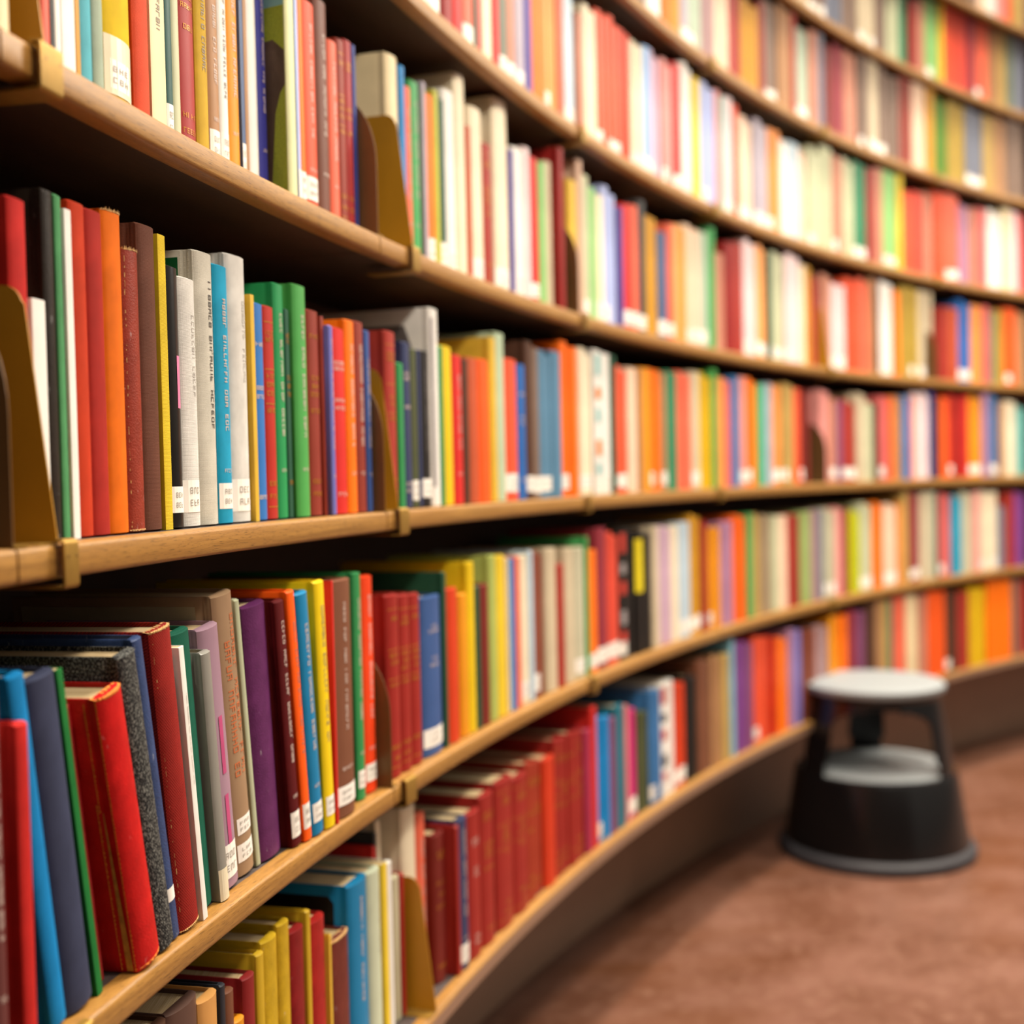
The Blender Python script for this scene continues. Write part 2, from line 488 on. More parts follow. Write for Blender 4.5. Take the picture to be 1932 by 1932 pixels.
def spine_y(x, w, b):
    t = min(max(x / w, 0), 1)
    return b - b * math.sin(math.pi * t) ** 0.6

def cover_mesh(w, h, d, pb):
    t = 0.0006 if pb else min(0.0024, w * 0.3)
    b = w * 0.04 if pb else min(0.006, w * 0.16)
    K = 8
    o = []
    if not pb:
        g = min(0.0013, w * 0.1)
        o += [(0, d), (0, b + 0.0115), (g * 0.7, b + 0.0085), (g, b + 0.0068), (g * 0.6, b + 0.0045), (0.0001, b + 0.002)]
    else:
        o += [(0, d), (0, b + 0.003)]
    for i in range(K + 1):
        x = w * (0.5 - 0.5 * math.cos(math.pi * i / K))
        o.append((x, b * (1 - math.sin(math.pi * x / w) ** 0.6) if 0 < i < K else b))
    if not pb:
        o += [(w - 0.0001, b + 0.002), (w - g * 0.6, b + 0.0045), (w - g, b + 0.0068), (w - g * 0.7, b + 0.0085), (w, b + 0.0115), (w, d)]
    else:
        o += [(w, b + 0.003), (w, d)]
    yi = b + (0.0012 if pb else 0.004)
    inn = [(min(max(x, t), w - t), d if y == d else max(y, yi)) for x, y in o]
    n = len(o)
    m = MB()
    e = 0.0002 if pb else 0.0013
    q = 0.1 if pb else 0.4
    def lerp(k):
        return [(a[0] + (c[0] - a[0]) * k, a[1] + (c[1] - a[1]) * k) for a, c in zip(o, inn)]
    rings = [(lerp(q), 0), (o, e), (o, h - e), (lerp(q), h), (inn, h), (inn, 0)]
    for pts, z in rings:
        m.v += [(x, y, z) for x, y in pts]
    R_ = len(rings)
    for r in range(R_):
        r2 = (r + 1) % R_
        for i in range(n - 1):
            m.f.append((r * n + i, r * n + i + 1, r2 * n + i + 1, r2 * n + i))
            m.mi.append(0)
    for i in (0, n - 1):
        idx = [r * n + i for r in range(R_)]
        m.f.append(tuple(idx if i == 0 else reversed(idx)))
        m.mi.append(0)
    m.v = [(x, y, z) for x, y, z in m.v]
    return m.mesh('book_cover', 0.55), t, b

def strip_on_spine(m, w, b, x0, x1, z0, z1, off=0.00025, k=4, mi=0):
    xs = [x0 + (x1 - x0) * i / k for i in range(k + 1)]
    ys = [b * (1 - max(0, math.sin(math.pi * min(max(x / w, 0), 1))) ** 0.6) - off for x in xs]
    for i in range(k):
        m.poly([(xs[i], ys[i], z0), (xs[i + 1], ys[i + 1], z0), (xs[i + 1], ys[i + 1], z1), (xs[i], ys[i], z1)], mi)

def glyph(rg):
    """bars (x0, z0, x1, z1) in a unit letter cell"""
    s = 0.2
    parts = [(0, 0, s, 1)]
    k = rg.random()
    if k < 0.8: parts.append((s, 1 - s * 0.8, 0.9, 1))
    if rg.random() < 0.6: parts.append((s, 0.42, 0.8, 0.42 + s * 0.8))
    if rg.random() < 0.55: parts.append((s, 0, 0.9, s * 0.8))
    if rg.random() < 0.5: parts.append((0.75, 0.05, 0.95, 0.95))
    return parts

def lettering(name, w, h, b, kind, rg, parent):
    m = MB()
    ink = M_INK['v']
    if kind[0] == 'v' or kind == 'r':                     # title running down the spine
        ink = M_INK.get(kind[1] if len(kind) > 1 else 'v', M_INK['v'])
        rows = [(0.5 if kind != 'vf' else 0.66, min(w * 0.26, 0.0055))]
        if kind == 'vb': rows = [(0.62, min(w * 0.3, 0.006))]
        if kind == 'r':
            ink = M_INK['r']; rows = [(0.36, w * 0.22), (0.68, w * 0.22)]
        for fx, ch in rows:
            z = h * (0.93 - 0.1 * rg.random())
            stop = h * (0.34 if kind != 'vf' else 0.5)
            cw = ch * 0.72
            xc = w * fx
            n_in = rg.randint(4, 8)
            while z - cw > stop:
                if n_in == 0:
                    n_in = rg.randint(3, 8)
                    z -= cw * 1.3
                    continue
                for x0, z0, x1, z1 in glyph(rg):
                    # letter cell turned so that it reads downwards
                    strip_on_spine(m, w, b, xc - ch / 2 + z0 * ch, xc - ch / 2 + z1 * ch, z - x1 * cw, z - x0 * cw, k=2)
                z -= cw * 1.25
                n_in -= 1
        if len(kind) > 1 and kind[1] in 'w' and h > 0.1:
            cw = w * 0.09
            for i in range(4):
                for x0, z0, x1, z1 in glyph(rg):
                    strip_on_spine(m, w, b, w * (0.28 + 0.12 * i) + x0 * cw, w * (0.28 + 0.12 * i) + x1 * cw, h * 0.2 + z0 * 0.003, h * 0.2 + z1 * 0.003, k=1)
    else:                                                 # short horizontal lines of title
        ink = M_INK['g'] if kind == 'g' else M_INK['w']
        tops = [0.86, 0.83, 0.66, 0.62, 0.58, 0.5, 0.16, 0.1] if kind == 'g' else [0.8, 0.77, 0.6, 0.56, 0.14, 0.1]
        ch = 0.0042 if kind == 'g' else 0.0036
        for zt in tops:
            if rg.random() < 0.15: continue
            n = rg.randint(3, 6)
            cw = min(w * 0.72 / n / 1.25, 0.004)
            x = w / 2 - n * cw * 1.25 / 2
            for i in range(n):
                for x0, z0, x1, z1 in glyph(rg):
                    strip_on_spine(m, w, b, x + x0 * cw, x + x1 * cw, h * zt + z0 * ch, h * zt + z1 * ch, k=1)
                x += cw * 1.25
        if kind == 'g' and rg.random() < 0.6:
            for zz in (0.92, 0.7, 0.54, 0.06):
                strip_on_spine(m, w, b, w * 0.08, w * 0.92, h * zz, h * zz + 0.0008, k=4)
    if m.f:
        m.build(name, ink, parent)['label'] = {'g': 'gold lettering'}.get(kind, 'printed title lettering')

def label_strip(parent, w, b, z0, z1, rg, mat=None, marks=True, cover=0.96):
    m = MB()
    lo, hi = w * (1 - cover) / 2, w * (1 + cover) / 2
    strip_on_spine(m, w, b, lo, hi, z0, z1, 0.0003, 6)
    o = m.build('spine_label', mat or M_LABEL, parent, 0.8)
    o['label'] = 'white paper label'
    if marks and w > 0.006:
        k = MB()
        n = 3
        for row in range(2):
            zc = z0 + (z1 - z0) * (0.58 if row == 0 else 0.2)
            cw = w * 0.5 / n
            for i in range(n):
                for x0, q0, x1, q1 in glyph(rg):
                    strip_on_spine(k, w, b, w * 0.25 + i * cw + x0 * cw * 0.7, w * 0.25 + i * cw + x1 * cw * 0.7, zc + q0 * (z1 - z0) * 0.2, zc + q1 * (z1 - z0) * 0.2, 0.0005, 1)
        k.build('label_print', M_INK['l'], o)

def jag(m, w, b, z0, amp, rg, n=16, up=1):
    """ragged fringe around the spine end"""
    for i in range(n):
        x0, x1 = w * i / n, w * (i + 1) / n
        a = amp * (0.4 + rg.random())
        for off in (0.0003,):
            y0 = b * (1 - max(0, math.sin(math.pi * x0 / w)) ** 0.6) - off
            y1 = b * (1 - max(0, math.sin(math.pi * x1 / w)) ** 0.6) - off
            yb = b + 0.004
            m.poly([(x0, y0, z0 - amp * 0.8 * up * rg.random()), (x1, y1, z0 - amp * 0.8 * up * rg.random()), ((x0 + x1) / 2 + rg.uniform(-.0006, .0006), (y0 + y1) / 2 - 0.0004, z0 + a * up)])
            m.poly([(x0, y0, z0), (x1, y1, z0), (x1, yb, z0 + a * 0.4 * up), (x0, yb, z0 + a * 0.4 * up)])

M_PINK = plain('pink_stripe', 'e07aa4', 0.4)
M_MAG = plain('magenta_stripe', 'b84a78', 0.4)
M_LEMON = plain('lemon_panel', 'e0cc1c', 0.4)
M_GREENP = plain('green_patch', '0e7a44', 0.5)
M_DARKP = plain('black_panel', '161014', 0.45)
M_SKYP = plain('pale_aqua_print', '8ab8b4', 0.45)
M_LIMEP = plain('lime_print', 'a0ac2c', 0.5, 0, 0.15, 500)
M_BROWNP = plain('brown_print', '5c4836', 0.5)
M_GREYP = plain('grey_print', '8c8484', 0.5)
M_REDP = plain('red_print', 'b83426', 0.5)
M_ORP = plain('orange_print', 'd8761c', 0.5)

def panel_side(parent, name, pts, mat, x=-0.0003):
    m = MB()
    m.poly([(x, y, z) for y, z in pts])
    m.poly([(x, y, z) for y, z in reversed(pts)])
    return m.build(name, mat, parent)

def make_book(lv, th, w, h, sb, lean, col, opt, label):
    opt = opt or {}
    rg = random.Random(int((th + 2) * 1e5) + lv * 17)
    d = opt.get('d', min(0.165, h * 0.7 + rg.uniform(-0.008, 0.008)))
    d = min(d, 0.24 - sb)
    pb = bool(opt.get('pb')) or w < 0.0075
    me, t, b = cover_mesh(w, h, d, pb)
    book = link('book', me, None, (cover_mat(col, opt.get('fin', '')),))
    book.matrix_world = frame(th + w / R / 2, R + sb, ZS[lv] + 0.0001, lean)
    # frame() is at the middle of the spine: move to its left foot
    book.matrix_world = book.matrix_world @ Matrix.Translation((-w / 2, 0, w / 2 * math.sin(lean) * 0))
    if lean: book.location.z += w / 2 * math.sin(lean)
    tag(book, label, 'book', 'books on the ' + LEVEL[lv])
    p = MB()
    if w > 2 * t + 0.001:
        if pb: p.box((t, b + 0.0015, 0.0004), (w - t, d - 0.0005, h - 0.0004))
        else: p.box((t + 0.0002, b + 0.0042, 0.003), (w - t - 0.0002, d - 0.004, h - 0.0032))
        p.build('page_block', M_PAGE, book)
    if opt.get('txt') and w > 0.005:
        lettering('spine_lettering', w, h, b, opt['txt'], rg, book)
    L = opt.get('lab')
    if L == 1: label_strip(book, w, b, 0.009 + rg.uniform(0, .004), 0.032 + rg.uniform(0, .006), rg)
    elif L == 2:
        label_strip(book, w, b, 0.012, 0.052, rg, M_TAPE, False, 0.86)
        label_strip(book, w, b, 0.016, 0.036, rg, None, True, 0.62)
    elif L == 3: label_strip(book, w, b, 0.03, 0.04, rg, None, False, 0.8)
    elif L == 4: label_strip(book, w, b, 0.0006, 0.026, rg, M_TAPE, False, 0.99)
    elif L == 5:
        label_strip(book, w, b, 0.013, 0.028, rg, None, True, 0.8)
        label_strip(book, w, b, 0.036, 0.05, rg, None, True, 0.7)
    elif L == 6: label_strip(book, w, b, 0.013, 0.031, rg, None, True, 0.84)
    st = opt.get('strip')
    if st:
        for z0, z1 in ((0.46, 0.66),) if st == 'pink' else ((0.17, 0.36), (0.44, 0.66)):
            m = MB()
            if st == 'pink': strip_on_spine(m, w, b, w * 0.55, w * 0.98, h * z0, h * z1, k=3)
            else: strip_on_spine(m, w, b, w * 0.42, w * 0.6, h * z0, h * z1, k=3)
            m.build('spine_stripe', M_PINK if st == 'pink' else M_MAG, book)
    if opt.get('patch'):
        y0, y1, z0 = (b + 0.012, b + 0.09, h - 0.06) if opt['patch'] == 'green' else (b + 0.013, b + 0.04, h - 0.035)
        panel_side(book, 'cover_patch', [(y0, z0), (y1, z0), (y1, h - 0.006), (y0, h - 0.006)], M_GREENP if opt['patch'] == 'green' else M_TAPE)
    if opt.get('patch2'):
        m = MB()
        strip_on_spine(m, w, b, w * 0.02, w * 0.98, h * 0.5, h * 0.93, 0.0004, 6)
        m.build('spine_panel', M_LEMON, book)
    if opt.get('cov') == 'dark':
        panel_side(book, 'cover_panel', [(b + 0.014, 0.02), (d - 0.01, 0.02), (d - 0.01, h - 0.011), (b + 0.02, h - 0.011), (b + 0.014, h - 0.018)], M_DARKP)
    if opt.get('cov') == 'pale':
        panel_side(book, 'cover_panel', [(b + 0.014, 0.02), (d - 0.008, 0.02), (d - 0.008, h - 0.008), (b + 0.014, h - 0.008)], M_TAPE)
    if opt.get('cov') == 'pic':
        panel_side(book, 'cover_picture', [(b + 0.01, h * 0.2), (d - 0.02, h * 0.2), (d - 0.02, h - 0.02), (b + 0.03, h - 0.02), (b + 0.016, h * 0.75), (b + 0.012, h * 0.5)], M_GREYP)
        m = MB()
        strip_on_spine(m, w, b, w * 0.1, w * 0.3, h * 0.1, h * 0.95, k=2)
        m.build('spine_stripe', M_GREYP, book)
    if opt.get('pic'):
        y1 = d - 0.004
        panel_side(book, 'cover_sky', [(b + 0.001, h * 0.6), (y1, h * 0.6), (y1, h - 0.004), (b + 0.001, h - 0.004)], M_SKYP)
        panel_side(book, 'cover_field', [(b + 0.001, 0.004), (y1, 0.004), (y1, h * 0.62), (b + 0.05, h * 0.66), (b + 0.001, h * 0.68)], M_LIMEP, -0.0004)
        panel_side(book, 'cover_rock', [(b + 0.001, h * 0.40), (b + 0.006, h * 0.37), (b + 0.011, h * 0.30), (b + 0.013, h * 0.2), (b + 0.016, 0.01), (b + 0.09, 0.01), (b + 0.10, h * 0.5), (b + 0.012, h * 0.56), (b + 0.001, h * 0.52)], M_BROWNP, -0.0005)
    k = opt.get('pic2')
    if k:
        A, B = {1: (M_SKYP, M_ORP), 2: (M_REDP, M_GREYP), 3: (M_REDP, M_DARKP), 4: (M_ORP, M_REDP)}[k]
        for z0, z1, mt in ((0.12, 0.22, A), (0.27, 0.38, B), (0.5, 0.6, A), (0.66, 0.74, B), (0.82, 0.97, A)):
            m = MB()
            strip_on_spine(m, w, b, w * 0.15, w * 0.85, h * z0, h * z1, k=5)
            m.build('spine_picture', mt, book)
    fr = opt.get('fray')
    if fr:
        m = MB()
        jag(m, w, b, h - 0.0005, 0.0016, rg)
        if fr in (2, 3): jag(m, w, b, 0.0022, 0.0014, rg, up=-0.6)
        if fr in (2, 3, 4):                               # worn, pale line along the spine joint
            z = 0.004
            while z < h - 0.006:
                dz = rg.uniform(0.0015, 0.006)
                x0 = w * 0.05 + rg.uniform(0, 0.0005)
                if rg.random() < 0.7: strip_on_spine(m, w, b, x0, x0 + rg.uniform(0.0001, 0.0005), z, z + dz * rg.random(), 0.0003, 1)
                z += dz + rg.uniform(0.0002, 0.003)
        m.build('frayed_edge', M_FRAY, book)['label'] = 'frayed tan binding edge'
    if opt.get('torn'):                                   # split joint along the spine, tan board showing
        m = MB()
        n = 40
        zl = lambda i: 0.002 + (h * 0.60 - 0.002) * i / n
        for i in range(n):
            f0, f1 = i / n, (i + 1) / n
            wid = lambda f: 0.0042 * (1 - f) + 0.0005
            m.poly([(-0.0004, b + 0.0066, zl(i)), (-0.0003, b + 0.0066 - wid(f0), zl(i)), (-0.0003, b + 0.0066 - wid(f1), zl(i + 1)), (-0.0004, b + 0.0066, zl(i + 1))])
        m.build('torn_hinge', M_BOARDTAN, book)['label'] = 'torn hinge showing tan board'
        m = MB()
        for z0, z1, yy in ((0.002, h * 0.62, b + 0.0102), (0.002, h - 0.002, b + 0.0002), (h * 0.6, h - 0.003, b + 0.0085)):
            z = z0
            while z < z1:
                dz = rg.uniform(0.001, 0.004)
                a = 0.0005 + rg.random() * 0.0007
                m.poly([(-0.0005, yy, z), (-0.0005, yy - a, z + dz * 0.5), (-0.0005, yy, z + dz)])
                m.poly([(-0.0005, yy, z), (-0.0005, yy + 0.0003, z), (-0.0005, yy + 0.0003, z + dz), (-0.0005, yy, z + dz)])
                z += dz
        jag(m, w, b, h - 0.0006, 0.0018, rg, 14)
        jag(m, w, b, 0.003, 0.0012, rg, 6, up=-0.7)
        m.build('frayed_edge', M_ORFRAY, book)['label'] = 'frayed orange binding edge'
    return book

M_ORFRAY = plain('frayed_orange_cloth', 'd8802c', 0.9, 0, 0.3, 500)

BOOKS = [
(0,-1.33061,0.0300,0.217,0.0220,0.000,'ochre',{'fin':'leather','d':0.17},'ochre yellow leather-bound book, between two ochre yellow ones, first bay, bottom shelf'),
(0,-1.32507,0.0230,0.221,0.0220,0.000,'ochre',{'fin':'leather','d':0.17},'ochre yellow leather-bound book, between ochre yellow and dark red ones, first bay, bottom shelf'),
(0,-1.32075,0.0320,0.205,0.0220,0.000,'darkred2',{'fin':'leather'},'dark red leather-bound book, between two ochre yellow ones, first bay, bottom shelf'),
(0,-1.31302,0.0380,0.198,0.0220,0.000,'brickred2',{'fin':'leather'},'thick brick red leather-bound book, between ochre yellow and mustard yellow ones, first bay, bottom shelf'),
(0,-1.30505,0.0508,0.162,0.0220,0.000,'brown5',{'fin':'leather','fray':4},'short thick red-brown leather-bound book, between mustard yellow and cerulean ones, first bay, bottom shelf'),
(0,-1.29575,0.0483,0.202,0.0220,0.000,'ceruleandark',{'txt':'vw','cov':'dark','d':0.185},'large blue book with a black panel on its cover, bottom shelf'),
(0,-1.28688,0.0326,0.200,0.0220,0.000,'mintpale',{'d':0.18,'txt':'vf'},'pale mint book, between cerulean and yellow ones, first bay, bottom shelf'),
(0,-1.28080,0.0119,0.199,0.0220,0.000,'yellow2',{'d':0.17,'pb':1},'slim yellow book, between pale mint and white ones, second bay, bottom shelf'),
(0,-1.27860,0.0151,0.197,0.0220,0.000,'white',{'d':0.17},'white book, between yellow and red ones, second bay, bottom shelf'),
(0,-1.27267,0.0129,0.233,0.0480,0.000,'ivory',{'d':0.16},'slim ivory book, between charcoal and grey-cream ones, second bay, bottom shelf'),
(0,-1.27029,0.0179,0.165,0.0340,0.000,'palesage2',{'d':0.13},'short grey-cream book, between ivory and brick red ones, second bay, bottom shelf'),
(0,-1.26288,0.0410,0.232,0.0370,0.000,'ivory',0,'thick ivory book, between brick red and coral ones, second bay, bottom shelf'),
(0,-1.25547,0.0250,0.214,0.0371,0.000,'coral',{'txt':'vw'},'coral book with pale lettering, between ivory and maroon ones, second bay, bottom shelf'),
(0,-1.25092,0.0330,0.183,0.0254,0.000,'maroonl',{'txt':'g'},'short maroon book with gold lettering, between coral and brick red ones, second bay, bottom shelf'),
(0,-1.24299,0.0330,0.190,0.0120,0.000,'navy',{'lab':1,'txt':'vw'},'navy book with white spine label, between two brick red ones, second bay, bottom shelf'),
(0,-1.23702,0.0457,0.188,0.0120,0.000,'brickred',{'txt':'h'},'thick brick red book, between navy and brick red ones, second bay, bottom shelf'),
(0,-1.22851,0.0495,0.199,0.0120,0.000,'brickred',{'txt':'g'},'thick brick red book with gold lettering, between two brick red ones, second bay, bottom shelf'),
(0,-1.21824,0.0640,0.203,0.0120,0.000,'brickred',{'txt':'g'},'thick brick red book, between two brick red ones, second bay, bottom shelf'),
(0,-1.20644,0.0576,0.194,0.0120,0.000,'brickred',{'txt':'g'},'thick brick red book, between brick red and rusty red ones, second bay, bottom shelf'),
(0,-1.19607,0.0317,0.201,0.0147,0.000,'brickred3',{'txt':'g'},'rusty red book, between brick red and rusty red ones, second bay, bottom shelf'),
(0,-1.19033,0.0319,0.196,0.0175,0.000,'brickred3',{'txt':'g'},'rusty red book with gold lettering, between rusty red and vermilion ones, second bay, bottom shelf'),
(0,-1.18424,0.0480,0.193,0.0120,0.000,'vermilion3',0,'thick vermilion book, between rusty red and brick red ones, second bay, bottom shelf'),
(0,-1.17526,0.0279,0.212,0.0148,0.000,'brickred',{'txt':'g'},'brick red book with gold lettering, between vermilion and brick red ones, second bay, bottom shelf'),
(0,-1.17019,0.0279,0.208,0.0155,0.000,'brickred',{'txt':'g'},'brick red book with gold lettering, between two brick red ones, second bay, bottom shelf'),
(0,-1.16478,0.0348,0.210,0.0131,0.000,'brickred',{'txt':'g'},'brick red book, between two brick red ones, second bay, bottom shelf'),
(0,-1.15848,0.0348,0.205,0.0158,0.000,'brickred',{'txt':'g'},'brick red book with gold lettering, between brick red and raspberry ones, second bay, bottom shelf'),
(0,-1.15183,0.0269,0.201,0.0120,0.000,'raspberry',0,'raspberry book, between brick red and red ones, third bay, bottom shelf'),
(0,-1.14694,0.0272,0.233,0.0120,0.000,'red',{'d':0.17},'red book, between raspberry and bright blue ones, third bay, bottom shelf'),
(0,-1.14163,0.0278,0.210,0.0168,0.000,'azure3',{'lab':1},'bright blue book, between red and bright blue ones, third bay, bottom shelf'),
(0,-1.13659,0.0278,0.207,0.0125,0.000,'azure3',0,'bright blue book, between bright blue and plum ones, third bay, bottom shelf'),
(0,-1.13119,0.0282,0.199,0.0120,0.000,'plum',0,'plum book, between bright blue and teal ones, third bay, bottom shelf'),
(0,-1.12607,0.0416,0.214,0.0120,0.000,'teal',0,'thick teal book, between plum and pink ones, third bay, bottom shelf'),
(0,-1.09605,0.0289,0.214,0.0129,0.000,'steelblue',{'lab':1},'steel blue book, between olive and steel blue ones, third bay, bottom shelf'),
(0,-1.08563,0.0376,0.216,0.0131,0.000,'white',{'pic2':3,'lab':1},'thick white book, between steel blue and white ones, third bay, bottom shelf'),
(0,-1.07883,0.0376,0.216,0.0148,0.000,'white',0,'thick white book, between white and vermilion ones, third bay, bottom shelf'),
(0,-1.04934,0.0383,0.234,0.0137,0.000,'brown2',0,'thick brown book, between black and brown ones, third bay, bottom shelf'),
(0,-1.04242,0.0383,0.224,0.0180,0.000,'brown2',0,'thick brown book, between brown and tan ones, third bay, bottom shelf'),
(0,-1.02590,0.0452,0.227,0.0120,0.000,'olivetan',0,'thick olive-tan book, between tan and sky blue ones, fourth bay, bottom shelf'),
(0,-1.00134,0.0463,0.231,0.0120,0.000,'plum',0,'thick plum book, between purple and red-orange ones, fourth bay, bottom shelf'),
(0,-0.99252,0.0343,0.245,0.0166,0.000,'redorange',{'lab':1},'tall red-orange book with white spine label, between plum and red-orange ones, fourth bay, bottom shelf'),
(0,-0.95639,0.0383,0.235,0.0120,0.000,'mauve',0,'thick mauve book, between orange and periwinkle ones, fourth bay, bottom shelf'),
(0,-0.85955,0.0434,0.256,0.0120,0.000,'tan',0,'tall thick tan book, between dark brown and olive-tan ones, fifth bay, bottom shelf'),
(1,-1.40236,0.0118,0.226,0.0040,0.000,'maroon',{'txt':'vw'},'slim maroon book with pale lettering, next to a red one, end bay, second shelf'),
(1,-1.39773,0.0126,0.194,0.0030,0.000,'red',{'fin':'cloth'},'slim red cloth-bound book, between maroon and bright blue ones, first bay, second shelf'),
(1,-1.38995,0.0163,0.221,0.0120,0.156,'azure3',{'fin':'cloth'},'bright blue cloth-bound book, between red and slate blue ones, first bay, second shelf'),
(1,-1.38692,0.0298,0.216,0.0100,0.153,'slateblue',{'fin':'cloth','d':0.17},'slate blue cloth-bound book, between bright blue and green ones, first bay, second shelf'),
(1,-1.38097,0.0067,0.218,0.0120,0.165,'green6',{'fin':'cloth'},'slim green cloth-bound book, between slate blue and crimson ones, first bay, second shelf'),
(1,-1.37718,0.0048,0.191,0.0220,0.167,'crimson3',{'fin':'leather'},'slim crimson leather-bound book, between green and scarlet ones, first bay, second shelf'),
(1,-1.37424,0.0309,0.196,0.0000,0.215,'red2',{'fin':'leather','torn':1,'d':0.155},'scarlet leather book with a torn spine hinge showing tan lining, second shelf'),
(1,-1.36851,0.0239,0.218,0.0030,0.200,'charcoal',{'fin':'weave2','d':0.17},'charcoal tweed-cloth book behind the scarlet torn book on the second shelf'),
(1,-1.36409,0.0128,0.226,0.0070,0.190,'bluegrey',{'fin':'leather','d':0.17,'lab':3},'slim blue leather-bound book, between charcoal and brick red ones, first bay, second shelf'),
(1,-1.36169,0.0301,0.226,0.0050,0.140,'brickred',{'fin':'weave3','fray':3,'d':0.17},'brick red coarse cloth book, between blue and white ones, first bay, second shelf'),
(1,-1.35617,0.0072,0.210,0.0050,0.125,'white',{'fin':'paper','pb':1,'txt':'vf'},'slim white book, between brick red and dark green ones, first bay, second shelf'),
(1,-1.35480,0.0304,0.218,0.0130,0.120,'darkteal2',{'fin':'cloth'},'dark green cloth-bound book, between white and grey ones, first bay, second shelf'),
(1,-1.34925,0.0151,0.199,0.0080,0.105,'grey',{'fin':'gloss','lab':4},'grey glossy book with a cream taped foot, leaning on the second shelf'),
(1,-1.34611,0.0337,0.215,0.0150,0.115,'mauvepink',{'fin':'paper','lab':1,'strip':'magenta'},'mauve book with a magenta spine stripe leaning on the second shelf'),
(1,-1.33978,0.0341,0.238,0.0180,0.120,'taupe',{'lab':5,'txt':'r','d':0.185,'cov':'pale'},'taupe book with faded orange lettering and two white labels, second shelf'),
(1,-1.33356,0.0077,0.232,0.0190,0.120,'sage2',{'d':0.17},'slim pale sage book, between taupe and purple ones, first bay, second shelf'),
(1,-1.33210,0.0419,0.223,0.0160,0.090,'purple',{'fin':'leather'},'thick purple leather book leaning between pale sage and maroon books, second shelf'),
(1,-1.32373,0.0183,0.224,0.0090,0.110,'maroon2',{'fin':'cloth','txt':'vw','lab':1},'maroon cloth-bound book, between purple and bright orange ones, first bay, second shelf'),
(1,-1.32036,0.0152,0.231,0.0060,0.110,'orange3',{'txt':'vd','lab':1},'bright orange book with white spine label, between maroon and cerulean ones, first bay, second shelf'),
(1,-1.31756,0.0242,0.227,0.0040,0.105,'ceruleandark',{'txt':'vw','lab':6},'cerulean book, between bright orange and bright yellow ones, first bay, second shelf'),
(1,-1.31313,0.0213,0.234,0.0020,0.055,'yellow4',{'txt':'vd','lab':6},'bright yellow book with white spine label, between cerulean and red ones, first bay, second shelf'),
(1,-1.30820,0.0519,0.231,0.0030,0.000,'brown2',{'txt':'vw','lab':6},'thick brown book with white spine label, between red and green ones, first bay, second shelf'),
(1,-1.29481,0.0196,0.233,0.0120,0.000,'green',{'txt':'vw','lab':6},'green book with white spine label, between brown and vermilion ones, first bay, second shelf'),
(1,-1.29020,0.0319,0.227,0.0140,0.000,'vermilion2',{'txt':'vw','lab':6},'vermilion book with white spine label, between green and brick red ones, first bay, second shelf'),
(1,-1.27874,0.0337,0.201,0.0120,0.000,'brickred',{'txt':'g'},'brick red book with gold lettering, between vermilion and brick red ones, second bay, second shelf'),
(1,-1.27263,0.0298,0.198,0.0120,0.000,'brickred',{'txt':'g'},'brick red book with gold lettering, between two brick red ones, second bay, second shelf'),
(1,-1.26724,0.0325,0.196,0.0120,0.000,'brickred',{'txt':'g'},'brick red book, between brick red and denim blue ones, second bay, second shelf'),
(1,-1.26024,0.0614,0.188,0.0120,0.000,'denim',{'txt':'h','lab':1},'thick denim blue book, between brick red and dark green ones, second bay, second shelf'),
(1,-1.24918,0.0121,0.213,0.0120,0.000,'darkgreen',{'d':0.17},'slim dark green book, between denim blue and vermilion ones, second bay, second shelf'),
(1,-1.24639,0.0398,0.191,0.0120,0.000,'vermilion',0,'thick vermilion book, between dark green and amber ones, second bay, second shelf'),
(1,-1.23896,0.0276,0.181,0.0120,0.000,'amber',0,'short amber book, between vermilion and yellow ones, second bay, second shelf'),
(1,-1.23395,0.0260,0.219,0.0120,0.000,'yellow',{'d':0.18},'yellow book, between amber and dark green ones, second bay, second shelf'),
(1,-1.22922,0.0171,0.186,0.0120,0.000,'darkgreen',0,'short dark green book, between yellow and maroon ones, second bay, second shelf'),
(1,-1.22583,0.0330,0.186,0.0120,0.000,'maroonl',0,'short maroon book, between dark green and yellow-green ones, second bay, second shelf'),
(1,-1.21984,0.0275,0.222,0.0120,0.000,'limepale',0,'yellow-green book, between maroon and yellow ones, second bay, second shelf'),
(1,-1.21485,0.0342,0.220,0.0120,0.000,'yellow2',0,'yellow book, between yellow-green and cream ones, second bay, second shelf'),
(1,-1.20682,0.0246,0.212,0.0120,0.000,'azure2',0,'azure book, between cream and coral ones, second bay, second shelf'),
(1,-1.20234,0.0186,0.214,0.0120,0.000,'coral',0,'coral book, between azure and ivory ones, second bay, second shelf'),
(1,-1.19894,0.0339,0.214,0.0120,0.000,'ivory',{'lab':1},'ivory book with white spine label, between coral and pale blue ones, second bay, second shelf'),
(1,-1.19280,0.0192,0.219,0.0120,0.000,'paleblue2',0,'pale blue book, between ivory and red-brown ones, second bay, second shelf'),
(1,-1.18930,0.0263,0.217,0.0135,0.000,'brown3',{'lab':1},'red-brown book with white spine label, between pale blue and red-brown ones, second bay, second shelf'),
(1,-1.18453,0.0262,0.210,0.0176,0.000,'brown3',0,'red-brown book, between red-brown and putty ones, second bay, second shelf'),
(1,-1.17976,0.0474,0.217,0.0120,0.000,'putty',0,'thick putty book, between red-brown and brick red ones, second bay, second shelf'),
(1,-1.17120,0.0321,0.190,0.0120,0.000,'brick',0,'brick red book, between two putty ones, second bay, second shelf'),
(1,-1.16539,0.0446,0.212,0.0120,0.000,'putty',0,'thick putty book, between brick red and pale sage ones, second bay, second shelf'),
(1,-1.15735,0.0455,0.211,0.0120,0.000,'palesage',{'lab':1},'thick pale sage book, between putty and green ones, third bay, second shelf'),
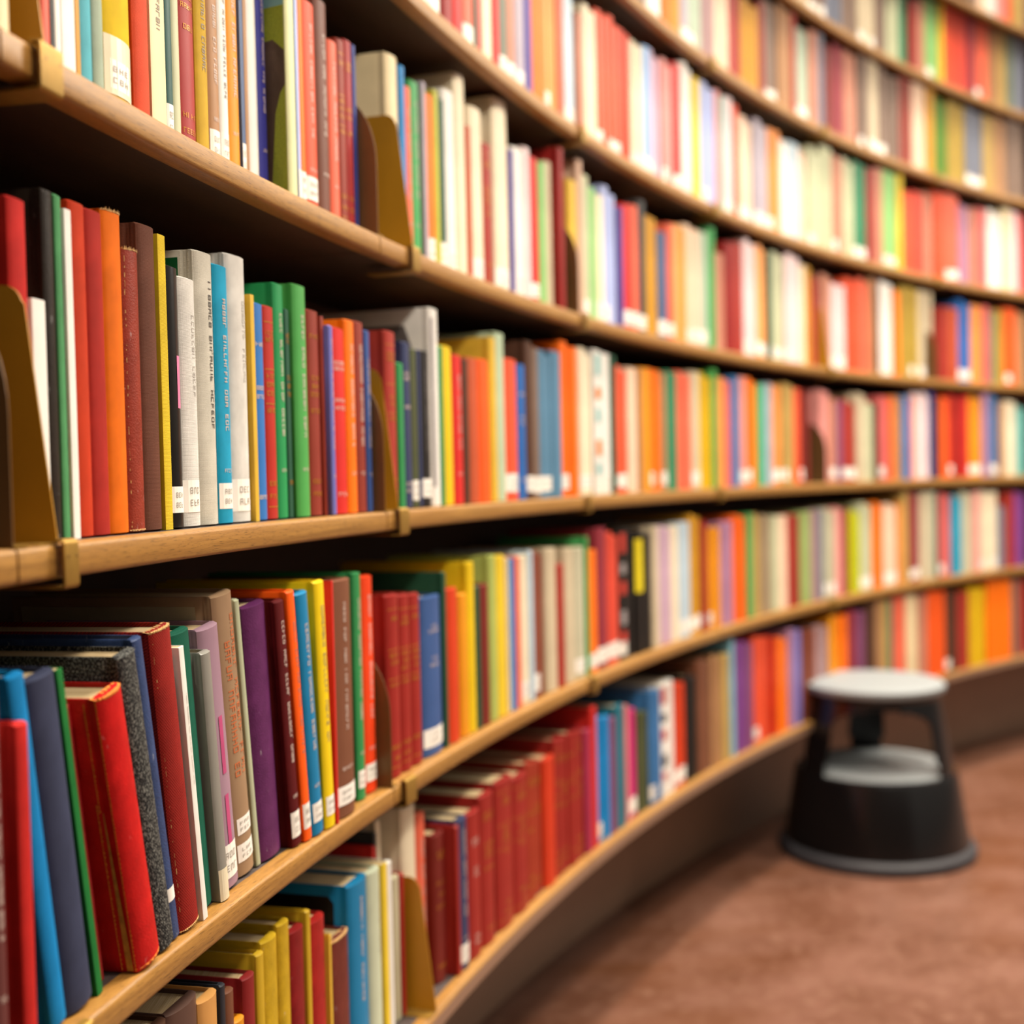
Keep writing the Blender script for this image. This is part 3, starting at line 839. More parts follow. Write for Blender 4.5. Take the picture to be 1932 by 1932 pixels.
(1,-1.14652,0.0417,0.203,0.0120,0.000,'orange',{'lab':1},'thick orange book, between green and wine red ones, third bay, second shelf'),
(1,-1.13899,0.0474,0.237,0.0120,0.000,'wine',{'lab':1},'thick wine red book, between orange and coral red ones, third bay, second shelf'),
(1,-1.13043,0.0292,0.228,0.0132,0.000,'coralred',{'lab':1},'coral red book, between wine red and coral red ones, third bay, second shelf'),
(1,-1.12514,0.0294,0.220,0.0156,0.000,'coralred',{'lab':1},'coral red book, between coral red and black ones, third bay, second shelf'),
(1,-1.11944,0.0381,0.230,0.0145,0.000,'black',{'pic2':2,'lab':1},'thick black book, between coral red and black ones, third bay, second shelf'),
(1,-1.11256,0.0381,0.229,0.0178,0.000,'black',0,'thick black book, between two black ones, third bay, second shelf'),
(1,-1.10482,0.0377,0.224,0.0134,0.000,'black',{'patch2':'lemon'},'black book carrying a bright lemon yellow panel on its spine, second shelf'),
(1,-1.09800,0.0377,0.217,0.0135,0.000,'black',0,'thick black book, between black and putty ones, third bay, second shelf'),
(1,-1.09030,0.0356,0.228,0.0120,0.000,'putty',0,'putty book, between black and lilac ones, third bay, second shelf'),
(1,-1.08385,0.0303,0.227,0.0169,0.000,'lilac',0,'lilac book, between putty and lilac ones, third bay, second shelf'),
(1,-1.07835,0.0303,0.222,0.0138,0.000,'lilac',0,'lilac book, between lilac and ivory ones, third bay, second shelf'),
(1,-1.07286,0.0394,0.224,0.0120,0.000,'ivory',0,'thick ivory book, between lilac and pale blue ones, third bay, second shelf'),
(1,-1.06531,0.0300,0.229,0.0131,0.000,'paleblue2',{'lab':1},'pale blue book, between ivory and pale blue ones, third bay, second shelf'),
(1,-1.05988,0.0297,0.228,0.0134,0.000,'paleblue2',{'lab':1},'pale blue book, between pale blue and mustard ones, third bay, second shelf'),
(1,-1.04461,0.0407,0.226,0.0120,0.000,'darkred',0,'thick dark red book, between mustard and amber ones, third bay, second shelf'),
(1,-1.03726,0.0353,0.210,0.0175,0.000,'amber',{'lab':1},'amber book with white spine label, between dark red and amber ones, third bay, second shelf'),
(1,-1.03087,0.0355,0.210,0.0136,0.000,'amber',0,'amber book, between amber and mauve ones, fourth bay, second shelf'),
(1,-1.01209,0.0362,0.232,0.0142,0.000,'orange4',0,'thick orange book, between mauve and orange ones, fourth bay, second shelf'),
(1,-1.00553,0.0365,0.227,0.0128,0.000,'orange4',0,'thick orange book, between orange and green ones, fourth bay, second shelf'),
(1,-0.97173,0.0437,0.221,0.0120,0.000,'palegreen',0,'thick pale green book, between dark putty and pinkish cream ones, fourth bay, second shelf'),
(1,-0.96384,0.0472,0.220,0.0120,0.000,'pinkcream',0,'thick pinkish cream book, between pale green and brick red ones, fourth bay, second shelf'),
(1,-0.93066,0.0449,0.227,0.0120,0.000,'rosegrey',0,'thick rosy grey book, between light green and slate grey ones, fourth bay, second shelf'),
(1,-0.82846,0.0435,0.257,0.0120,0.000,'olivetan',0,'tall thick olive-tan book, between light orange and wine red ones, fifth bay, second shelf'),
(1,-0.79956,0.0468,0.254,0.0120,0.000,'palesage',0,'tall thick pale sage book, between putty and dark teal ones, fifth bay, second shelf'),
(2,-1.38898,0.0194,0.209,0.0270,0.000,'red',{'fin':'cloth'},'red cloth-bound book, between grey-olive and white ones, first bay, third shelf'),
(2,-1.38544,0.0147,0.150,0.0264,0.000,'white',{'pb':1},'short white book, between red and black ones, first bay, third shelf'),
(2,-1.38274,0.0127,0.221,0.0262,0.000,'softblack',{'fin':'leather','d':0.17},'black leather book beside the brass bookend, first bay, third shelf'),
(2,-1.38039,0.0079,0.220,0.0259,0.000,'green8',{'fin':'cloth'},'slim light green cloth-bound book, between black and white ones, first bay, third shelf'),
(2,-1.37890,0.0079,0.212,0.0245,0.000,'white',{'fin':'paper','pb':1},'slim white book, between light green and vermilion ones, first bay, third shelf'),
(2,-1.37742,0.0196,0.220,0.0245,0.000,'vermilion',{'fin':'cloth'},'vermilion cloth-bound book, between white and crimson ones, first bay, third shelf'),
(2,-1.37384,0.0217,0.219,0.0245,0.000,'crimson2',{'fin':'cloth'},'crimson cloth-bound book, between vermilion and orange ones, first bay, third shelf'),
(2,-1.36987,0.0257,0.223,0.0245,0.000,'orange',{'fin':'cloth','fray':1},'orange cloth book with a frayed top, first bay of the third shelf'),
(2,-1.36520,0.0219,0.201,0.0245,0.000,'russet',{'fin':'leather','fray':2},'russet leather-bound book, between orange and brown ones, first bay, third shelf'),
(2,-1.36116,0.0253,0.223,0.0245,0.000,'brown',{'fin':'cloth','patch':'cream'},'brown cloth-bound book, between russet and yellow ones, first bay, third shelf'),
(2,-1.35657,0.0113,0.219,0.0245,0.000,'yellow2',{'fin':'cloth','pb':1},'slim yellow cloth-bound book, between brown and black ones, first bay, third shelf'),
(2,-1.35441,0.0210,0.199,0.0245,0.000,'black',{'fin':'gloss','lab':1,'strip':'pink'},'glossy black book with a pink spine stripe, third shelf'),
(2,-1.35058,0.0287,0.194,0.0245,0.000,'white',{'fin':'cloth','txt':'vf','lab':1},'white cloth-bound book with white spine label, between black and off-white ones, first bay, third shelf'),
(2,-1.34536,0.0311,0.219,0.0245,0.000,'offwhite',{'fin':'cloth','txt':'vb','patch':'green'},'thick off-white book with a green patch on its cover, third shelf'),
(2,-1.33972,0.0248,0.213,0.0245,0.000,'cyan',{'fin':'cloth','txt':'vw','lab':1},'cyan blue book squeezed between two tall white books, third shelf'),
(2,-1.33522,0.0354,0.226,0.0245,0.000,'white',{'fin':'cloth','txt':'vf','lab':1},'white cloth-bound book, between cyan and mustard yellow ones, first bay, third shelf'),
(2,-1.32854,0.0072,0.196,0.0245,0.000,'mustardl',{'pb':1},'slim mustard yellow book, between white and blue ones, first bay, third shelf'),
(2,-1.32719,0.0199,0.191,0.0245,0.000,'blue2',{'txt':'h'},'blue book with pale lettering, between mustard yellow and crimson ones, first bay, third shelf'),
(2,-1.32355,0.0219,0.191,0.0245,0.000,'crimson2',{'txt':'g'},'crimson book with gold lettering, between blue and green ones, first bay, third shelf'),
(2,-1.31945,0.0203,0.214,0.0245,0.000,'green3',{'txt':'vw'},'green book with pale lettering, between crimson and dark green ones, first bay, third shelf'),
(2,-1.31576,0.0087,0.193,0.0245,0.000,'darkgreen2',{'txt':'g'},'slim dark green book, between green and light green ones, first bay, third shelf'),
(2,-1.31413,0.0273,0.217,0.0180,0.000,'green4',{'txt':'vw'},'light green book with pale lettering, between dark green and russet ones, first bay, third shelf'),
(2,-1.30905,0.0259,0.197,0.0180,0.000,'russet',{'txt':'g'},'russet book with gold lettering, between light green and russet ones, first bay, third shelf'),
(2,-1.30308,0.0094,0.185,0.0120,0.000,'periwinkle',{'txt':'vw'},'short slim periwinkle book with pale lettering, between russet and red ones, first bay, third shelf'),
(2,-1.30133,0.0327,0.185,0.0120,0.000,'red',{'txt':'h'},'short red book with pale lettering, between periwinkle and orange ones, first bay, third shelf'),
(2,-1.29541,0.0228,0.196,0.0120,0.000,'orange',{'txt':'vw'},'orange book with pale lettering, between red and russet ones, first bay, third shelf'),
(2,-1.29126,0.0236,0.197,0.0120,0.000,'russet',{'txt':'vw'},'russet book with pale lettering, between orange and navy blue ones, first bay, third shelf'),
(2,-1.28679,0.0128,0.190,0.0120,0.000,'navyblue',{'txt':'vw'},'slim navy blue book, between russet and brick red ones, first bay, third shelf'),
(2,-1.27666,0.0289,0.196,0.0112,0.000,'brick',{'txt':'g','d':0.15},'brick red book with gold lettering, between navy blue and green ones, second bay, third shelf'),
(2,-1.27141,0.0154,0.163,0.0101,0.000,'green',0,'short green book, between brick red and navy ones, second bay, third shelf'),
(2,-1.26858,0.0222,0.188,0.0101,0.000,'navy',{'txt':'h'},'short navy book with pale lettering, between green and olive ones, second bay, third shelf'),
(2,-1.26379,0.0193,0.183,0.0120,0.000,'olive',{'lab':1},'short olive book with white spine label, between two navy ones, second bay, third shelf'),
(2,-1.25880,0.0333,0.184,0.0120,0.000,'black',{'lab':1,'txt':'v'},'short black book with white spine label, between navy and white ones, second bay, third shelf'),
(2,-1.25256,0.0273,0.237,0.0120,0.000,'white',{'d':0.185,'cov':'pic','h2':1},'white book, between black and green ones, second bay, third shelf'),
(2,-1.24574,0.0336,0.196,0.0120,0.000,'yellow',0,'yellow book, between green and red ones, second bay, third shelf'),
(2,-1.23942,0.0326,0.188,0.0120,0.000,'red',{'txt':'vw'},'short red book with pale lettering, between yellow and dark brown ones, second bay, third shelf'),
(2,-1.23352,0.0181,0.185,0.0120,0.000,'umber',0,'short dark brown book, between red and terracotta ones, second bay, third shelf'),
(2,-1.23020,0.0356,0.189,0.0120,0.000,'terracotta',0,'terracotta book, between dark brown and orange-red ones, second bay, third shelf'),
(2,-1.22376,0.0406,0.190,0.0120,0.000,'orangered',0,'thick orange-red book, between terracotta and mustard yellow ones, second bay, third shelf'),
(2,-1.21615,0.0237,0.222,0.0120,0.000,'mustardl',{'d':0.18},'mustard yellow book, between orange-red and mint ones, second bay, third shelf'),
(2,-1.21184,0.0322,0.231,0.0120,0.000,'mint',{'d':0.18},'mint book, between mustard yellow and red-orange ones, second bay, third shelf'),
(2,-1.20573,0.0476,0.199,0.0120,0.000,'redorange',{'lab':1},'thick red-orange book with white spine label, between mint and blue ones, second bay, third shelf'),
(2,-1.19714,0.0295,0.194,0.0120,0.000,'blue',{'txt':'h'},'blue book with pale lettering, between red-orange and dark brown ones, second bay, third shelf'),
(2,-1.19148,0.0279,0.230,0.0120,0.000,'umber',{'lab':1},'dark brown book with white spine label, between blue and grey-brown ones, second bay, third shelf'),
(2,-1.18642,0.0239,0.223,0.0120,0.000,'greybrown',{'lab':1},'grey-brown book, between dark brown and steel blue ones, second bay, third shelf'),
(2,-1.18175,0.0267,0.222,0.0130,0.000,'steel',{'lab':1},'steel blue book, between grey-brown and steel blue ones, second bay, third shelf'),
(2,-1.17690,0.0265,0.216,0.0147,0.000,'steel',{'lab':1},'steel blue book with white spine label, between two steel blue ones, second bay, third shelf'),
(2,-1.17209,0.0434,0.225,0.0120,0.000,'steel',0,'thick steel blue book, between steel blue and bright orange ones, second bay, third shelf'),
(2,-1.16267,0.0306,0.245,0.0174,0.000,'orange2',{'lab':1},'tall bright orange book, between steel blue and bright orange ones, second bay, third shelf'),
(2,-1.15713,0.0306,0.238,0.0132,0.000,'orange2',0,'tall bright orange book, between bright orange and ivory ones, third bay, third shelf'),
(2,-1.14954,0.0291,0.241,0.0146,0.000,'ivory',{'lab':1},'tall ivory book, between bright orange and ivory ones, third bay, third shelf'),
(2,-1.14426,0.0291,0.232,0.0173,0.000,'ivory',{'lab':1},'ivory book with white spine label, between ivory and white ones, third bay, third shelf'),
(2,-1.13731,0.0350,0.243,0.0143,0.000,'white',{'lab':1,'pic2':1},'tall white book with white spine label, between ivory and white ones, third bay, third shelf'),
(2,-1.13097,0.0350,0.240,0.0128,0.000,'white',{'lab':1},'tall white book, between white and dark green ones, third bay, third shelf'),
(2,-1.12428,0.0228,0.239,0.0120,0.000,'darkgreen',0,'tall dark green book, between white and red-orange ones, third bay, third shelf'),
(2,-1.12012,0.0295,0.224,0.0150,0.000,'redorange',{'lab':1},'red-orange book with white spine label, between dark green and red-orange ones, third bay, third shelf'),
(2,-1.11477,0.0294,0.216,0.0163,0.000,'redorange',{'lab':1},'red-orange book with white spine label, between red-orange and pinkish cream ones, third bay, third shelf'),
(2,-1.10944,0.0445,0.224,0.0120,0.000,'pinkcream',0,'thick pinkish cream book, between red-orange and tan ones, third bay, third shelf'),
(2,-1.09759,0.0455,0.228,0.0120,0.000,'amber',0,'thick amber book, between tan and orange ones, third bay, third shelf'),
(2,-1.08937,0.0256,0.230,0.0177,0.000,'orange',{'lab':1},'orange book with white spine label, between amber and orange ones, third bay, third shelf'),
(2,-1.08007,0.0303,0.225,0.0120,0.000,'tan',{'lab':1},'tan book with white spine label, between orange and green ones, third bay, third shelf'),
(2,-1.07416,0.0279,0.231,0.0137,0.000,'green5',0,'green book, between tan and green ones, third bay, third shelf'),
(2,-1.06910,0.0279,0.229,0.0145,0.000,'green5',0,'green book, between green and coral ones, third bay, third shelf'),
(2,-1.06362,0.0355,0.234,0.0158,0.000,'coral',0,'coral book, between green and coral ones, third bay, third shelf'),
(2,-1.05719,0.0353,0.230,0.0139,0.000,'coral',0,'coral book, between coral and putty ones, third bay, third shelf'),
(2,-1.05081,0.0461,0.238,0.0120,0.000,'putty',{'lab':1},'tall thick putty book, between coral and dark yellow ones, third bay, third shelf'),
(2,-1.04205,0.0321,0.239,0.0170,0.000,'yellow3',0,'tall dark yellow book, between putty and dark yellow ones, third bay, third shelf'),
(2,-1.03624,0.0318,0.230,0.0147,0.000,'yellow3',0,'dark yellow book, between dark yellow and light green ones, fourth bay, third shelf'),
(2,-1.02522,0.0416,0.234,0.0120,0.000,'orangel',0,'thick light orange book, between light green and rose ones, fourth bay, third shelf'),
(2,-1.01771,0.0326,0.229,0.0120,0.000,'rose',0,'rose book, between light orange and steel blue ones, fourth bay, third shelf'),
(2,-1.01181,0.0480,0.241,0.0120,0.000,'steelblue',0,'tall thick steel blue book, between rose and pink ones, fourth bay, third shelf'),
(2,-1.00314,0.0392,0.242,0.0120,0.000,'pink',{'lab':1},'tall thick pink book, between steel blue and orange ones, fourth bay, third shelf'),
(3,-1.37936,0.0158,0.221,0.0200,0.000,'white',{'fin':'paper','pb':1},'white book, between white and mustard ones, first bay, fourth shelf'),
(3,-1.37546,0.0172,0.196,0.0200,0.000,'aqua',{'fin':'cloth'},'light blue cloth book without title, first bay, fourth shelf'),
(3,-1.37230,0.0138,0.211,0.0200,0.000,'sage',{'txt':'vd','fin':'cloth'},'sage green cloth-bound book, between light blue and yellow ones, first bay, fourth shelf'),
(3,-1.36977,0.0420,0.228,0.0200,0.000,'yellow',{'lab':2,'fin':'cloth','cov':1},'yellow cloth book with a torn taped white label, fourth shelf'),
(3,-1.36214,0.0224,0.218,0.0200,0.000,'redorange',{'fin':'cloth'},'red-orange cloth-bound book, between yellow and cream ones, first bay, fourth shelf'),
(3,-1.35450,0.0226,0.227,0.0310,0.000,'cream',{'txt':'vd','pb':1},'cream book, between red-orange and dark teal ones, first bay, fourth shelf'),
(3,-1.35038,0.0113,0.199,0.0310,0.000,'darkteal',{'lab':1},'slim dark teal book, between cream and pale green ones, first bay, fourth shelf'),
(3,-1.34828,0.0116,0.211,0.0310,0.000,'palegreen',0,'slim pale green book, between dark teal and dark crimson ones, first bay, fourth shelf'),
(3,-1.34614,0.0279,0.204,0.0310,0.000,'crimson',{'txt':'g'},'dark crimson book, between pale green and mustard yellow ones, first bay, fourth shelf'),
(3,-1.34107,0.0207,0.214,0.0310,0.000,'mustardl',{'txt':'vd','fin':'cloth'},'mustard yellow cloth-bound book, between dark crimson and tan ones, first bay, fourth shelf'),
(3,-1.33729,0.0186,0.215,0.0310,0.000,'tan',{'txt':'vw','lab':1},'tan book with white spine label, between mustard yellow and white ones, first bay, fourth shelf'),
(3,-1.33390,0.0152,0.195,0.0310,0.000,'white',{'lab':1,'txt':'v'},'white book with white spine label, between tan and amber ones, first bay, fourth shelf'),
(3,-1.33111,0.0216,0.203,0.0310,0.000,'amber',{'txt':'vw'},'amber book with pale lettering, between white and slate blue ones, first bay, fourth shelf'),
(3,-1.32717,0.0068,0.205,0.0310,0.000,'slate',{'pb':1,'lab':1},'slim slate blue book, between amber and tan ones, first bay, fourth shelf'),
(3,-1.32587,0.0078,0.227,0.0310,0.000,'tan',0,'slim tan book, between slate blue and white ones, first bay, fourth shelf'),
(3,-1.32441,0.0217,0.222,0.0310,0.000,'white',{'fin':'paper'},'white book, between tan and indigo ones, first bay, fourth shelf'),
(3,-1.32044,0.0159,0.201,0.0310,0.000,'indigo',{'txt':'vw'},'indigo book with pale lettering, between white and pale lime ones, first bay, fourth shelf'),
(3,-1.31752,0.0171,0.255,0.0103,0.000,'palelime',{'pic':1,'d':0.18},'tall thin picture book with a lime and brown landscape cover, fourth shelf'),
(3,-1.30953,0.0127,0.200,0.0200,0.000,'orange',{'lab':1},'slim orange book, between pale blue and red-orange ones, first bay, fourth shelf'),
(3,-1.30719,0.0315,0.203,0.0200,0.000,'redorange',{'txt':'vw','lab':1},'red-orange book with white spine label, between orange and brown ones, first bay, fourth shelf'),
(3,-1.30147,0.0282,0.215,0.0200,0.000,'brown',{'txt':'vw'},'brown book with pale lettering, between red-orange and coral ones, first bay, fourth shelf'),
(3,-1.29635,0.0212,0.184,0.0200,0.000,'coral',{'txt':'vw'},'short coral book with pale lettering, between brown and russet ones, first bay, fourth shelf'),
(3,-1.29249,0.0183,0.192,0.0200,0.000,'russet',{'txt':'g'},'russet book with gold lettering, between coral and dark crimson ones, first bay, fourth shelf'),
(3,-1.28914,0.0173,0.197,0.0200,0.000,'crimson',{'txt':'g'},'dark crimson book with gold lettering, between russet and dark blue ones, first bay, fourth shelf'),
(3,-1.26534,0.0341,0.227,0.0278,0.000,'cream',{'d':0.17},'cream book, between dark blue and azure ones, second bay, fourth shelf'),
(3,-1.25917,0.0140,0.223,0.0272,0.000,'azure',0,'azure book, between cream and coral ones, second bay, fourth shelf'),
(3,-1.25659,0.0175,0.204,0.0273,0.000,'coral',{'txt':'vw'},'coral book with pale lettering, between azure and green ones, second bay, fourth shelf'),
(3,-1.25338,0.0269,0.216,0.0274,0.000,'green2',{'txt':'vw'},'green book with pale lettering, between coral and lilac-grey ones, second bay, fourth shelf'),
(3,-1.24850,0.0105,0.221,0.0240,0.000,'lilacgrey',0,'slim lilac-grey book, between green and orange ones, second bay, fourth shelf'),
(3,-1.24655,0.0251,0.211,0.0240,0.000,'orange',{'lab':1},'orange book with white spine label, between lilac-grey and yellow-green ones, second bay, fourth shelf'),
(3,-1.24198,0.0151,0.222,0.0240,0.000,'limey',0,'yellow-green book, between orange and dark green ones, second bay, fourth shelf'),
(3,-1.23920,0.0189,0.216,0.0240,0.000,'darkgreen',{'lab':1},'dark green book with white spine label, between yellow-green and white ones, second bay, fourth shelf'),
(3,-1.23575,0.0357,0.234,0.0240,0.000,'white',{'lab':1},'white book with white spine label, between dark green and ivory ones, second bay, fourth shelf'),
(3,-1.22875,0.0349,0.265,0.0240,0.000,'ivory',{'d':0.17},'tall ivory book, between white and terracotta ones, second bay, fourth shelf'),
(3,-1.22244,0.0145,0.206,0.0240,0.000,'terracotta',0,'terracotta book, between two ivory ones, second bay, fourth shelf'),
(3,-1.21976,0.0456,0.237,0.0240,0.000,'ivory',{'lab':1},'thick ivory book, between terracotta and brick red ones, second bay, fourth shelf'),
(3,-1.21154,0.0292,0.199,0.0240,0.000,'brick',{'txt':'g'},'brick red book with gold lettering, between two ivory ones, second bay, fourth shelf'),
(3,-1.20419,0.0547,0.273,0.0240,0.000,'ivory',{'d':0.17,'lab':1},'tall thick ivory book, between brick red and violet ones, second bay, fourth shelf'),
(3,-1.19139,0.0418,0.221,0.0240,0.000,'white',{'lab':1},'thick white book, between violet and pinkish white ones, second bay, fourth shelf'),
(3,-1.18383,0.0232,0.230,0.0240,0.000,'pinkwhite',0,'pinkish white book, between white and red ones, second bay, fourth shelf'),
(3,-1.17962,0.0348,0.222,0.0240,0.000,'red',{'lab':1},'red book, between pinkish white and light green ones, second bay, fourth shelf'),
(3,-1.17303,0.0265,0.222,0.0240,0.000,'lightgreen',0,'light green book, between red and putty ones, second bay, fourth shelf'),
(3,-1.16822,0.0259,0.229,0.0240,0.000,'putty',0,'putty book, between light green and dark red ones, second bay, fourth shelf'),
(3,-1.16352,0.0199,0.254,0.0120,0.000,'darkred',{'d':0.17},'tall dark red book, between putty and mustard yellow ones, second bay, fourth shelf'),
(3,-1.15210,0.0376,0.220,0.0200,0.000,'mustardl',0,'thick mustard yellow book, between dark red and pinkish tan ones, third bay, fourth shelf'),
(3,-1.14529,0.0235,0.259,0.0200,0.000,'tanpink',0,'tall pinkish tan book, between mustard yellow and pale green ones, third bay, fourth shelf'),
(3,-1.14101,0.0286,0.240,0.0200,0.000,'palegreen',{'lab':1},'tall pale green book, between pinkish tan and light green ones, third bay, fourth shelf'),
(3,-1.13581,0.0315,0.225,0.0200,0.000,'lightgreen',0,'light green book, between pale green and ivory ones, third bay, fourth shelf'),
(3,-1.13011,0.0394,0.220,0.0200,0.000,'ivory',{'lab':1},'thick ivory book, between light green and pale blue ones, third bay, fourth shelf'),
(3,-1.12299,0.0313,0.243,0.0247,0.000,'paleblue',{'lab':1},'tall pale blue book, between ivory and pale blue ones, third bay, fourth shelf'),
(3,-1.11732,0.0313,0.234,0.0251,0.000,'paleblue',0,'pale blue book, between pale blue and violet ones, third bay, fourth shelf'),
(3,-1.10752,0.0439,0.228,0.0200,0.000,'red',{'lab':1},'thick red book with white spine label, between violet and coral ones, third bay, fourth shelf'),
(3,-1.09960,0.0315,0.233,0.0200,0.000,'coral',{'lab':1},'coral book with white spine label, between red and charcoal ones, third bay, fourth shelf'),
(3,-1.09351,0.0345,0.249,0.0200,0.000,'charcoal',{'lab':1},'tall charcoal book with white spine label, between coral and mustard ones, third bay, fourth shelf'),
(3,-1.08726,0.0294,0.227,0.0221,0.000,'mustard',0,'mustard book, between charcoal and mustard ones, third bay, fourth shelf'),
(3,-1.08193,0.0297,0.226,0.0226,0.000,'mustard',0,'mustard book, between mustard and slate blue ones, third bay, fourth shelf'),
(3,-1.07618,0.0469,0.207,0.0200,0.000,'slate',{'lab':1},'thick slate blue book, between mustard and coral ones, third bay, fourth shelf'),
(3,-1.06732,0.0304,0.230,0.0200,0.000,'coral',{'lab':1},'coral book with white spine label, between slate blue and apricot ones, third bay, fourth shelf'),
(3,-1.06181,0.0389,0.234,0.0200,0.000,'apricot',0,'thick apricot book, between coral and mustard ones, third bay, fourth shelf'),
(3,-1.05027,0.0371,0.245,0.0233,0.000,'pinkcream',{'lab':1},'tall thick pinkish cream book, between mustard and pinkish cream ones, third bay, fourth shelf'),
(3,-1.04356,0.0371,0.240,0.0202,0.000,'pinkcream',{'lab':1},'tall thick pinkish cream book, between pinkish cream and sage green ones, third bay, fourth shelf'),
(3,-1.03644,0.0434,0.242,0.0200,0.000,'sage',{'lab':1},'tall thick sage green book, between pinkish cream and green ones, fourth bay, fourth shelf'),
(3,-1.02860,0.0409,0.259,0.0200,0.000,'green2',0,'tall thick green book, between sage green and rosy tan ones, fourth bay, fourth shelf'),
(3,-1.01121,0.0477,0.242,0.0200,0.000,'darkred',0,'tall thick dark red book, between rosy tan and brick red ones, fourth bay, fourth shelf'),
(3,-1.00218,0.0484,0.248,0.0200,0.000,'brick',0,'tall thick brick red book, between dark red and pinkish white ones, fourth bay, fourth shelf'),
(3,-0.99300,0.0350,0.264,0.0210,0.000,'pinkwhite',{'lab':1},'tall pinkish white book, between brick red and pinkish white ones, fourth bay, fourth shelf'),
(3,-0.98668,0.0350,0.256,0.0208,0.000,'pinkwhite',0,'tall pinkish white book, between pinkish white and apricot ones, fourth bay, fourth shelf'),
(3,-0.96391,0.0390,0.258,0.0241,0.000,'palegreen',{'lab':1},'tall thick pale green book, between dark green and pale green ones, fourth bay, fourth shelf'),
(3,-0.95687,0.0390,0.253,0.0257,0.000,'palegreen',{'lab':1},'tall thick pale green book, between pale green and pinkish white ones, fourth bay, fourth shelf'),
(3,-0.94938,0.0426,0.266,0.0205,0.000,'pinkwhite',{'lab':1},'tall thick pinkish white book, between pale green and pinkish white ones, fourth bay, fourth shelf'),
(3,-0.94170,0.0422,0.260,0.0217,0.000,'pinkwhite',0,'tall thick pinkish white book, between pinkish white and ivory ones, fourth bay, fourth shelf'),
(3,-0.88407,0.0408,0.247,0.0251,0.000,'redorange',0,'tall thick red-orange book, between pinkish white and red-orange ones, fifth bay, fourth shelf'),
(3,-0.84711,0.0413,0.260,0.0234,0.000,'white',{'lab':1},'tall thick white book, between brown and white ones, fifth bay, fourth shelf'),
(4,-1.21241,0.0424,0.226,0.0200,0.000,'ivory',0,'thick ivory book, between two red ones, second bay, fifth shelf'),
(4,-1.20048,0.0299,0.229,0.0200,0.000,'greygreen',{'lab':1},'grey-green book with white spine label, between red and rosy tan ones, second bay, fifth shelf'),
(4,-1.19506,0.0307,0.214,0.0200,0.000,'rosetan',{'lab':1},'rosy tan book with white spine label, between grey-green and lilac-grey ones, second bay, fifth shelf'),
(4,-1.18884,0.0335,0.219,0.0200,0.000,'lilacgrey',{'lab':1},'lilac-grey book with white spine label, between rosy tan and violet ones, second bay, fifth shelf'),
(4,-1.18278,0.0317,0.202,0.0200,0.000,'violet',0,'violet book, between lilac-grey and orange ones, second bay, fifth shelf'),
(4,-1.17704,0.0259,0.228,0.0206,0.000,'orange',0,'orange book, between violet and orange ones, second bay, fifth shelf'),
(4,-1.17234,0.0259,0.221,0.0207,0.000,'orange',0,'orange book, between orange and light orange ones, second bay, fifth shelf'),
(4,-1.16764,0.0254,0.219,0.0231,0.000,'orangel',{'lab':1},'light orange book, between orange and light orange ones, second bay, fifth shelf'),
(4,-1.16302,0.0257,0.217,0.0232,0.000,'orangel',0,'light orange book, between light orange and coral ones, second bay, fifth shelf'),
(4,-1.15804,0.0276,0.229,0.0200,0.000,'coral',0,'coral book, between light orange and pale blue ones, second bay, fifth shelf'),
(4,-1.15270,0.0421,0.226,0.0200,0.000,'paleblue2',{'lab':1},'thick pale blue book, between coral and rosy tan ones, third bay, fifth shelf'),
(4,-1.14224,0.0309,0.205,0.0200,0.000,'rosetan',0,'rosy tan book, between pale blue and ivory ones, third bay, fifth shelf'),
(4,-1.13664,0.0288,0.230,0.0226,0.000,'ivory',0,'ivory book, between rosy tan and ivory ones, third bay, fifth shelf'),
(4,-1.13141,0.0291,0.227,0.0225,0.000,'ivory',0,'ivory book, between ivory and red-orange ones, third bay, fifth shelf'),
(4,-1.12581,0.0273,0.241,0.0232,0.000,'redorange',{'lab':1},'tall red-orange book with white spine label, between ivory and red-orange ones, third bay, fifth shelf'),
(4,-1.12085,0.0273,0.239,0.0238,0.000,'redorange',0,'tall red-orange book, between two red-orange ones, third bay, fifth shelf'),
(4,-1.11556,0.0266,0.249,0.0238,0.000,'redorange',{'lab':1},'tall red-orange book with white spine label, between two red-orange ones, third bay, fifth shelf'),
(4,-1.11073,0.0263,0.240,0.0237,0.000,'redorange',{'lab':1},'tall red-orange book with white spine label, between red-orange and vermilion ones, third bay, fifth shelf'),
(4,-1.10596,0.0255,0.243,0.0251,0.000,'vermilion',0,'tall vermilion book, between red-orange and vermilion ones, third bay, fifth shelf'),
(4,-1.10133,0.0258,0.241,0.0244,0.000,'vermilion',0,'tall vermilion book, between vermilion and ivory ones, third bay, fifth shelf'),
(4,-1.09582,0.0263,0.239,0.0249,0.000,'ivory',{'lab':1},'tall ivory book with white spine label, between vermilion and ivory ones, third bay, fifth shelf'),
(4,-1.09105,0.0260,0.236,0.0219,0.000,'ivory',{'lab':1},'ivory book with white spine label, between ivory and sky blue ones, third bay, fifth shelf'),
(4,-1.08633,0.0343,0.244,0.0200,0.000,'skypale2',{'lab':1},'tall sky blue book, between ivory and lilac ones, third bay, fifth shelf'),
(4,-1.08012,0.0281,0.249,0.0255,0.000,'lilac',{'lab':1},'tall lilac book, between sky blue and lilac ones, third bay, fifth shelf'),
(4,-1.07502,0.0281,0.239,0.0253,0.000,'lilac',0,'tall lilac book, between lilac and pink ones, third bay, fifth shelf'),
(4,-1.06993,0.0271,0.247,0.0208,0.000,'pink',{'lab':1},'tall pink book with white spine label, between lilac and pink ones, third bay, fifth shelf'),
